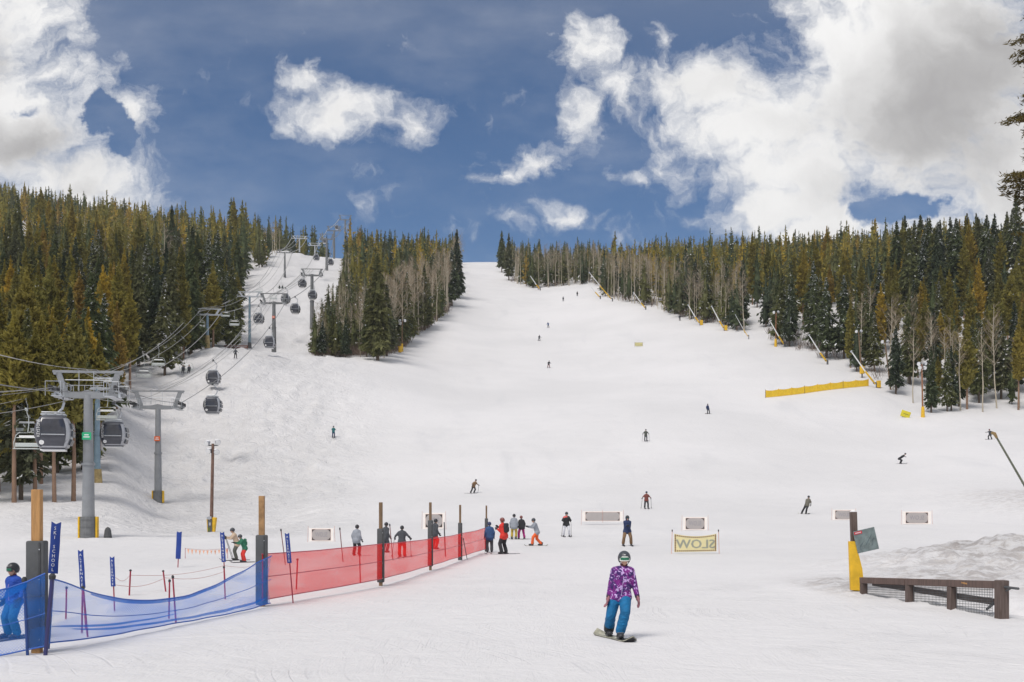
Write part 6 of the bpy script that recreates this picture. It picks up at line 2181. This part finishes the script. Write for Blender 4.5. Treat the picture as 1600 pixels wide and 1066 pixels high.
    if hood: j.caps(S(head + Vector((0, .03, .01))), S(head + Vector((0, .02, .03))), .125 * s, .120 * s, 14); 
    jo = remeshed('jacket', j, vx, root, jm_, 2)
    # trousers
    t = MB()
    t.caps(S(hips[0] + Vector((0, 0, .03))), S(hips[1] + Vector((0, 0, .03))), .108 * s * KT, .108 * s * KT, 14)
    for i in (0, 1):
        t.caps(S(hips[i]), S(knees[i]), .108 * s * KT, .085 * s * KT, 14); t.caps(S(knees[i]), S(knees[i].lerp(anks[i], .90)), .082 * s * KT, .083 * s * KT, 14)
        if near: 
            for q_ in (.25, .55): t.caps(S(knees[i].lerp(anks[i], q_)), S(knees[i].lerp(anks[i], q_ + .05)), .090 * s * KT, .088 * s * KT, 12)
    remeshed('trousers', t, vx, root, pm_, 2)
    # boots
    for i in (0, 1):
        q = MB(); a = anks[i]; q.caps(S(a + Vector((0, .005, .08))), S(a + Vector((0, 0, -.02))), .062 * s, .060 * s, 10)
        q.caps(S(a + Vector((0, .02, -.04))), S(a + Vector((0, -.18, -.05))), .060 * s, .054 * s, 10)
        bo = remeshed('boot', q, max(vx * .7, .012), root, cloth('boot_black', (.03, .03, .035), .5), 2)
        if near:
            for z in (-.02, .05):
                q2 = MB(); q2.tube([S(a + Vector((-.06, -.05 + z * .3, z))), S(a + Vector((0, -.085, z))), S(a + Vector((.06, -.05 + z * .3, z)))], .008 * s, 6); q2.build('strap', M_STEEL, bo, True)
    for i in (0, 1):
        grip = poles
        ax = (hd[i] - el[i]).normalized()
        if poles: ax = (ax + Vector((0, -.6, -.2))).normalized()
        sidev = Vector((0, -1, .1)) if not poles else Vector((0, 0, 1))
        hand(root, S(hd[i]), ax, sidev, gm, (1.42 if near else 1.25) * s, grip, .007 if near else .02, fine=near)
    if near:
        for i in (0, 1):
            q = MB(); dv = (hd[i] - el[i]).normalized(); q.tube([S(hd[i] - dv * .035), S(hd[i] + dv * .02)], [.050 * s, .046 * s], 12); q.build('cuff', cloth('cuff_black', (.03, .03, .032)), root, True)
            if i == 0 and not child:
                q = MB(); q.tube([S(knees[i].lerp(anks[i], .66)), S(knees[i].lerp(anks[i], 1.0))], [.108 * s, .10 * s], 14); q.build('gaiter', cloth('cuff_black', (0, 0, 0)), root, True)
    # head wear
    hv = head + Vector((0, .012, .022)); hs = hs * (1.13 if near and not child else 1.0)
    if headwear == 'helmet':
        q = MB(); hm = cloth('helmet_' + helmet, C[helmet], .35, .05)
        # shell open at the face
        n, m_ = 20, 12; vs = []; fs = []
        for lay, rr2 in ((0, 1.0), (1, .90)):
            for i in range(m_ + 1):
                for k_ in range(n):
                    ph = 2 * math.pi * k_ / n; front = max(0, -math.sin(ph))
                    lim = math.radians(128 - 58 * front ** .8)
                    th = lim * i / m_
                    vs.append(S(hv) + Vector((math.sin(th) * math.cos(ph) * .112, math.sin(th) * math.sin(ph) * .132, math.cos(th) * .128)) * hs * s * rr2)
        N_ = n * (m_ + 1)
        for i in range(m_):
            for k_ in range(n):
                a = i * n + k_; b2 = i * n + (k_ + 1) % n
                fs += [(a, a + n, b2 + n, b2), (N_ + a, N_ + b2, N_ + b2 + n, N_ + a + n)]
        for k_ in range(n):
            a = m_ * n + k_; b2 = m_ * n + (k_ + 1) % n; fs.append((a, N_ + a, N_ + b2, b2))
        q.add(vs, fs); ho = q.build('helmet', hm, root, True)
    elif headwear == 'beanie':
        q = MB(); q.ell(S(hv + Vector((0, .01, .035))), (.092 * s * hs, .108 * s * hs, .105 * s * hs), 14, 10)
        q.tube([S(hv + Vector((0, .0, -.005))), S(hv + Vector((0, .0, .04)))], .101 * s * hs, 14)
        ho = remeshed('beanie', q, max(.014, vx * .6), root, cloth('hat_' + helmet, C[helmet]), 1)
    else: ho = root
    if goggle:
        q = MB(); g = MB()
        c = head + Vector((0, 0, .012)); n = 12; R0 = .108 * hs
        def ring(rad, z0, z1, a0, a1, th, tgt):
            vs = []; fs = []
            for lay in (0, th):
                for k_ in range(n + 1):
                    a = R(a0 + (a1 - a0) * k_ / n)
                    for z in (z0, z1): vs.append(S(c) + Vector((math.sin(a) * rad * .86, -math.cos(a) * rad, z * hs)) * s * 1.0 * (1 + 0) - Vector((math.sin(a), -math.cos(a), 0)) * lay * s)
            N2 = 2 * (n + 1)
            for k_ in range(n):
                a = 2 * k_; fs += [(a, a + 2, a + 3, a + 1), (N2 + a, N2 + a + 1, N2 + a + 3, N2 + a + 2), (a, N2 + a, N2 + a + 2, a + 2), (a + 1, a + 3, N2 + a + 3, N2 + a + 1)]
            fs += [(0, 1, N2 + 1, N2), (2 * n, N2 + 2 * n, N2 + 2 * n + 1, 2 * n + 1)]
            tgt.add(vs, fs)
        ring(R0 * 1.06, -.042, .042, -62, 62, .012, q); go = q.build('goggles', cloth('goggle_frame_' + ('white' if near and not child else 'dark'), (.78, .80, .74) if near and not child else (.05, .05, .06), .4), ho, False)
        ring(R0 * 1.12, -.022, .022, -46, 46, .008, g); g.build('lens', mat('goggle_lens_' + ('green' if near else 'dark'), (.02, .16, .09) if near else (.03, .06, .07), .12, .3), go if ho is root else go, True)
    if near and headwear == 'helmet':
        q = MB(); q.tube([S(neck + Vector((0, .0, .03))), S(neck + Vector((0, -.005, .075)))], [.072 * s, .07 * s], 14); q.build('neck_gaiter', cloth('gaiter', (.16, .03, .03)), root, True)
        q = MB(); q.box(S(hv + Vector((0, -.128, .062))), (.03, .012, .022), rot=(.5, 0, 0), bev=.004); q.build('badge', M_WHITE, ho)
        q = MB()
        for e in (-1, 1): q.tube([S(head + Vector((e * .088, .0, -.06))), S(head + Vector((e * .05, -.03, -.125))), S(head + Vector((0, -.05, -.135)))], .006, 5)
        q.build('chin_strap', M_RUB, ho)
        q = MB(); q.tube([S(Vector((lx * 0, -.14, 0)) + hc + Vector((0, 0, -.12))), S(ch + Vector((0, -.145, -.1))), S(neck + Vector((0, -.082, -.02)))], .005, 5); q.build('zip', cloth('zip_lilac', (.45, .35, .6)), jo, True)
    if backpack:
        q = MB(); M_ = ch + tv(0, .20, -.05)
        q.box(S(M_), Vector((.27, .16, .46)) * s, rot=(0, 0, turn), bev=.06 * s); q.box(S(M_ + tv(0, .09, -.07)), Vector((.2, .07, .22)) * s, rot=(0, 0, turn), bev=.03 * s)
        bo = bpy.data.objects.new('backpack', q.mesh('backpack', [cloth('pack_' + backpack, C[backpack])], True)); COL.objects.link(bo)
        bo.location = at; bo.rotation_euler = (0, 0, rot)
        tag(bo, extra or (backpack + ' backpack worn by a skier'), 'backpack')
    # gear
    out = {}
    if gear in ('skis', 'skis_wide') and not sit:
        r2 = thing('pair_of_skis', skis_label or ('skis of the ' + label.split(',')[0].replace('person', 'person', 1)), 'skis', at, rot)
        for i in (0, 1):
            a = anks[i]; L = 1.62 * s; aa = ski_dir + (.0, .0)[i]
            d = Vector((math.sin(aa), -math.cos(aa), 0)); sd2 = Vector((-d.y, d.x, 0)) * .042
            zz = (a.z - .115) * s
            pts = []
            for k_ in range(11):
                f = k_ / 10; l = (f - .47) * L; w = 1.0 if .06 < f < .92 else (.75 if f <= .06 else .9 - (f - .9) * 5); zt = 0 if f < .88 else (f - .88) ** 2 * 6.0
                pts.append((Vector((a.x * s, (a.y - .05) * s, zz + zt)) + d * l, w))
            vs = []; fs = []
            for p, w in pts: vs += [p + sd2 * w, p - sd2 * w, p - sd2 * w + Vector((0, 0, .018)), p + sd2 * w + Vector((0, 0, .018))]
            for k_ in range(10):
                o = 4 * k_
                for u_, v_ in ((0, 1), (1, 2), (2, 3), (3, 0)): fs.append((o + u_, o + v_, o + 4 + v_, o + 4 + u_))
            fs += [(0, 3, 2, 1), (40, 41, 42, 43)]
            q = MB(); q.add(vs, fs); so = q.build('ski', cloth('ski_' + ('red' if i == 7 else 'dark'), (.06, .055, .07), .4), r2)
            q = MB(); q.box(Vector((a.x * s, (a.y - .15) * s, zz + .035)), (.07 * s, .06 * s, .04 * s), rot=(0, 0, ski_dir)); q.box(Vector((a.x * s, (a.y + .09) * s, zz + .035)), (.07 * s, .07 * s, .05 * s)); q.build('binding', M_DARKSTEEL, so)
    if gear == 'board':
        r2 = thing('snowboard', skis_label or ('snowboard under the ' + label.split(',')[0]), 'snowboard', at, rot)
        L = 1.5 * s; aa = ski_dir; d = Vector((math.cos(aa), math.sin(aa), 0)); sd2 = Vector((-d.y, d.x, 0))
        mid = (anks[0] + anks[1]) / 2 * s; mid.z = min(anks[0].z, anks[1].z) * s - .125 * s; mid.y -= .04
        vs = []; fs = []; n = 16
        for k_ in range(n + 1):
            f = k_ / n; l = (f - .5) * L; e = abs(f - .5) * 2; w = .135 * (1 - .12 * (1 - e)) * math.sqrt(max(0.0, 1 - max(0, (e - .80) / .2) ** 2)) + .004; zt = max(0, e - .78) ** 2 * 2.0
            p = mid + d * l + Vector((0, 0, zt)); vs += [p + sd2 * w, p - sd2 * w, p - sd2 * w + Vector((0, 0, .014)), p + sd2 * w + Vector((0, 0, .014))]
        for k_ in range(n):
            o = 4 * k_
            for u_, v_ in ((0, 1), (1, 2), (2, 3), (3, 0)): fs.append((o + u_, o + v_, o + 4 + v_, o + 4 + u_))
        fs += [(0, 3, 2, 1), tuple(4 * n + u_ for u_ in range(4))]
        q = MB(); q.add(vs, fs); q.build('deck', jm_ if False else cloth('board_top', (.34, .33, .26) if near else (.08, .08, .09), .4, .5), r2)
        q = MB(); v3 = []; n4 = len(vs) // 4
        for a_ in range(n4): v3 += [vs[4 * a_] + Vector((0, 0, -.002)), vs[4 * a_ + 1] + Vector((0, 0, -.002)), vs[4 * a_ + 1] + Vector((0, 0, -.007)), vs[4 * a_] + Vector((0, 0, -.007))]
        f3 = []
        for a_ in range(n4 - 1):
            for u_, v_ in ((0, 1), (1, 2), (2, 3), (3, 0)): f3.append((4 * a_ + u_, 4 * a_ + v_, 4 * a_ + 4 + v_, 4 * a_ + 4 + u_))
        q.add(v3, f3); q.build('base_sheet', cloth('board_base', (.025, .025, .028), .35), r2)
        if near:
            q = MB(); v2 = [v + Vector((0, 0, .006)) for v in vs[4 * 11:]]; k3 = len(v2) // 4
            f2 = [(4 * a_ + 2, 4 * a_ + 3, 4 * a_ + 7, 4 * a_ + 6) for a_ in range(k3 - 1)]
            q.add(v2, f2); q.build('tip_graphic', cloth('board_black', (.03, .03, .03), .4), r2)
        for i in (0, 1):
            a = anks[i] * s
            q = MB(); q.box((a.x, a.y - .05, mid.z + .03), (.13 * s, .24 * s, .03), rot=(0, 0, .0), bev=.01)
            q.box((a.x, a.y + .075 * s, mid.z + .12), (.12 * s, .03, .17 * s), rot=(-.2, 0, 0), bev=.01)
            q.tube([(a.x - .07 * s, a.y - .03, mid.z + .05), (a.x - .05 * s, a.y - .10 * s, mid.z + .12), (a.x + .05 * s, a.y - .10 * s, mid.z + .12), (a.x + .07 * s, a.y - .03, mid.z + .05)], .012, 6)
            q.build('binding', M_DARKSTEEL, r2)
    if poles:
        for i in (0, 1):
            hp_ = S(hd[i]) + Vector((0, -.05, -.02)) * s
            pv = Vector(((-1, 1)[i] * .10, .35 if bend < .3 else .55, 0))
            tip = Vector((hp_.x + pv.x, hp_.y + pv.y, 0.0))
            pr = thing('ski_pole', ('right' if i == 0 else 'left') + ' hand ski pole of the ' + ' '.join(label.split(',')[0].split()[:9]), 'ski pole', at, rot)
            q = MB(); q.tube([hp_ + Vector((0, 0, .10)), tip], .011 if not far else .018, 6); q.build('shaft', M_PDARK, pr)
            q = MB(); q.tube([tip.lerp(hp_, .06), tip.lerp(hp_, .075)], .045, 8); q.build('basket', M_RUB, pr)
            q = MB(); q.tube([hp_ + Vector((0, 0, .12)), hp_ + Vector((0, 0, -.03))], .019, 6); q.build('handle', M_RUB, pr)
    return root


# -- the snowboarder in front
bx = math.atan2(-1.5, .62)
cen = Vector((1.90, 20.38, 0)); cen.z = GZ(cen.x, cen.y) + .012
dB = Vector((.62, -1.5, 0)).normalized()
fa = Vector((0, 0, .125)) - dB * .235; fb_ = Vector((0, 0, .125)) + dB * .235
person('snowboarder in the purple print jacket and blue trousers riding towards the viewer', cen, 0.0, 1.62, pants='teal', helmet='charcoal', gear='board', crouch=.045, lean=(.16, .0), bend=.06,
       ank=[fa, fb_], near=True, glove='pinkglove', jm=purple_print(), pm=folds(cloth('bright_blue_trousers', (.0, .125, .30), .75, .22)), ski_dir=bx,
       hands=[(-.13, -.05, .76), (.46, -.05, .76)], skis_label='pale snowboard with a black nose under the purple jacket rider', gender_w=.9)
# pale palms on the gloves
# -- the child in blue at the left edge
cp = Vector(((19 - 800) / F * 20.3, 20.3, 0)); cp.z = GZ(cp.x, cp.y) + .02
person('child in a blue jacket, blue trousers and black helmet, leaning at the left edge', cp, -.55, 1.36, jacket='blue', pants='bluepants', helmet='black', gear='skis', stance=.34, lean=(.10, 0), bend=.05,
       near=True, arms='relaxed', child=.75, ski_dir=.2, skis_label='short skis of the child at the left edge', jm=folds(cloth('royal_blue', (.012, .065, .38))), pm=folds(cloth('mid_blue_trousers', (.010, .12, .27))))


def put(px, py, d=None):
    if d: 
        g = G(px, d)
    else: g = GP(px, py)
    return g + Vector((0, 0, .012))


PI = math.pi
P_ = person
P_('skier in a beige jacket and grey trousers looking down, left of the green backpack', put(369, 876), PI * 1.5 + .3, 1.42, 'beige', 'olive', 'charcoal', arms='fwd', poles=True, bend=.18, ski_dir=.2, skis_label='skis of the beige jacket skier')
P_('child in red trousers with a green backpack beside the second padded post', put(381, 879), PI * 1.5 + .5, 1.18, 'green', 'red', 'charcoal', arms='fwd', bend=.22, stance=.42, backpack='green', extra='green backpack on the child in red trousers', child=.3, skis_label='skis of the child in red trousers', group=None)
P_('person in a light grey hooded jacket behind the red net', put(557, 877, 52), PI * .9, 1.46, 'grey', 'black', 'black', gear=None, stance=.32, arms='relaxed', skis_label=None)
P_('skier in a dark jacket standing with spread poles behind the red net', put(628, 873, 51), PI, 1.44, 'charcoal', 'red', 'black', arms='out', poles=True, skis_label='skis of the dark jacket skier behind the red net')
P_('person in a dark jacket half hidden by the third padded post', put(602, 866, 55), PI * .8, 1.5, 'charcoal', 'charcoal', 'black', arms='relaxed', gear=None)
P_('person in a black jacket and red trousers half hidden by the fourth padded post', put(679, 861, 59), PI * .75, 1.62, 'charcoal', 'red', 'black', arms='relaxed', gear=None)
P_('person in a blue jacket partly hidden by the farthest padded post', put(765, 864), PI * 1.05, 1.55, 'dkblue', 'charcoal', 'navy', arms='relaxed', gear=None, stance=.24)
P_('skier in a bright red jacket and black trousers at the end of the red net', put(787, 866), PI * 1.28, 1.78, 'red', 'black', 'maroon', arms='phone', headwear='helmet', backpack='black', extra='black backpack on the red jacket skier', stance=.34, ski_dir=PI * .2 + .5, skis_label='long skis of the red jacket skier', goggle=False)
P_('person in a grey jacket and mustard trousers facing away in the group', put(803, 845, 71), PI * .95, 1.62, 'grey', 'mustard', 'black', arms='relaxed', gear='board', ski_dir=0, skis_label='snowboard of the mustard trousers rider')
P_('person in a black jacket and magenta trousers in the group', put(815, 845, 71.5), PI * 1.1, 1.5, 'black', 'magenta', 'maroon', arms='relaxed', gear='skis', stance=.45, ski_dir=.9, skis_label='skis of the magenta trousers person')
P_('snowboarder in a grey jacket and bright orange trousers facing left', put(838, 853), PI * 1.5 + .15, 1.62, 'grey', 'orange', 'charcoal', arms='fwd', gear='board', stance=.5, ski_dir=PI / 2, bend=.16, skis_label='snowboard of the orange trousers rider', ank=[(-.04, .32, .11), (.04, -.26, .11)], crouch=.05)
P_('skier in white trousers with a black and coral jacket', put(885, 839), .1, 1.68, 'black', 'white', 'black', arms='poles', poles=True, stance=.42, skis_label='skis of the white trousers skier', jm=None)
P_('skier in a dark jacket and brown trousers standing by the long pale banner', put(980, 848, 63), .0, 1.74, 'navy', 'brown', 'black', arms='fold', poles=False, stance=.46, crouch=.02, hood=True, skis_label='skis of the brown trousers skier')
P_('skier in a maroon jacket and black trousers coming down above the long pale banner', put(1010, 795), 0, 1.68, 'maroon', 'black', 'navy', arms='out', poles=True, stance=.34, skis_label='skis of the maroon jacket skier')
P_('snowboarder in a beige camouflage jacket leaning on the right half of the piste', put(1256, 803), -.6, 1.74, 'camo', 'black', 'black', arms='relaxed', gear='board', ski_dir=-.5, lean=(.42, 0), crouch=.06, stance=.4, skis_label='snowboard of the camouflage jacket rider')
P_('skier in a brown jacket and black trousers carving above the end of the red net', put(738, 771), .6, 1.68, 'brown', 'black', 'charcoal', arms='out', poles=True, lean=(.28, 0), crouch=.10, bend=.25, stance=.46, ski_dir=1.0, skis_label='skis of the brown jacket skier')
P_('small skier in a teal jacket alone on the left of the wide piste', put(521, 684), .4, 1.65, 'dkteal', 'navy', 'black', arms='poles', poles=False, skis_label='skis of the teal jacket skier')
P_('skier in dark clothes with spread poles in the middle of the piste', put(1009, 690), 0, 1.75, 'olive', 'charcoal', 'black', arms='out', poles=True, stance=.3, skis_label='skis of the mid piste dark skier')
P_('snowboarder in a navy jacket high in the middle right of the piste', put(1107, 647), .4, 1.7, 'navy', 'charcoal', 'navy', arms='relaxed', gear='board', ski_dir=.2, lean=(-.18, 0), crouch=.05, stance=.4, skis_label='snowboard of the navy jacket rider')
P_('crouching skier in black on the right side of the piste', put(1407, 725), PI * .3, 1.70, 'black', 'black', 'charcoal', arms='wide', bend=.6, crouch=.22, stance=.34, lean=(.05, 0), skis_label='skis of the crouching black skier')
P_('snowboarder in a dark patterned jacket by the tip of the near lance', put(1547, 687), -.9, 1.66, 'charcoal', 'black', 'maroon', arms='wide', gear='board', ski_dir=.9, crouch=.12, bend=.2, stance=.5, skis_label='snowboard of the rider by the near lance')
P_('distant skier in black and red trousers high on the piste', put(857, 575), .2, 1.7, 'black', 'maroon', 'black', arms='out', stance=.5, bend=.2, lean=(.1, 0), skis_label='skis of the lowest of the three distant skiers')
P_('distant skier in dark clothes carving left high on the piste', put(842, 533), .5, 1.75, 'charcoal', 'charcoal', 'black', arms='out', stance=.5, crouch=.06, lean=(.15, 0), skis_label='skis of the distant dark carving skier')
P_('distant skier in a blue jacket above the other two', put(857, 512), -.5, 1.7, 'dkblue', 'charcoal', 'black', arms='out', stance=.4, lean=(-.15, 0), skis_label='skis of the distant blue jacket skier')
P_('tiny upright skier below the farthest aspens', put(880, 471), 0, 1.7, 'charcoal', 'charcoal', 'black', arms='relaxed', skis_label='skis of the tiny upright skier below the aspens')
P_('tiny skier in black to the left of the spur of the right wood', put(902, 463), 0, 1.75, 'black', 'black', 'black', arms='relaxed', skis_label='skis of the tiny black skier near the spur')
P_('tiny person in orange brown at the foot of the farthest snow lance', put(841, 453), 0, 1.75, 'maroon', 'maroon', 'black', arms='relaxed', gear=None)
P_('tiny skier at the right edge of the piste below the bare aspens', put(1062, 501), 0, 1.75, 'charcoal', 'black', 'black', arms='relaxed', skis_label='skis of the tiny skier at the right edge')
P_('tiny person beside the slim spruce at the top left of the piste', put(723, 434), 0, 1.75, 'charcoal', 'charcoal', 'black', arms='relaxed', gear=None)
P_('small skier in dark clothes standing on the bench below the lift run', put(368, 560), PI, 1.75, 'charcoal', 'black', 'black', arms='out', stance=.4, skis_label='skis of the skier on the bench')
# riders on the chairs
for cpx, offs, lab in ((291, (-.45, .45), 'rider in dark clothes sitting on the lift chair over the snow bank'), (337, (.0,), 'rider in a dark jacket on the chair right of the short blue tower'), (439, (-.45, .45), 'rider on the lift chair half way up the run'), (452, (-.45, .45), 'rider on the lift chair near the half way tower')):
    if cpx in chair_pos:
        for i, o in enumerate(offs):
            p = chair_pos[cpx] + Vector((o, 0, -3.12))
            l2 = (('left hand ' if i == 0 else 'right hand ') if len(offs) > 1 else '') + lab
            P_(l2, p, .16, 1.72, 'charcoal', 'black', 'black', gear=None, sit=True, arms='lap', goggle=False)

# ------------------------------------------------------------------ thin mountain air
def haze():
    q = MB(); q.box((0, 880, 150), (2300, 1860, 420))
    m = bpy.data.materials.new('haze'); m.use_nodes = True; m.node_tree.nodes.clear()
    N = NB(m.node_tree); out = N.node('ShaderNodeOutputMaterial'); v = N.node('ShaderNodeVolumePrincipled')
    v.inputs['Color'].default_value = (.86, .90, .96, 1); v.inputs['Density'].default_value = 0.00013; v.inputs['Anisotropy'].default_value = .2
    N.l.new(v.outputs[0], out.inputs['Volume'])
    o = q.build('haze', m); tag(o, 'faint pale haze in the air over the slopes', None, kind='stuff')
haze()
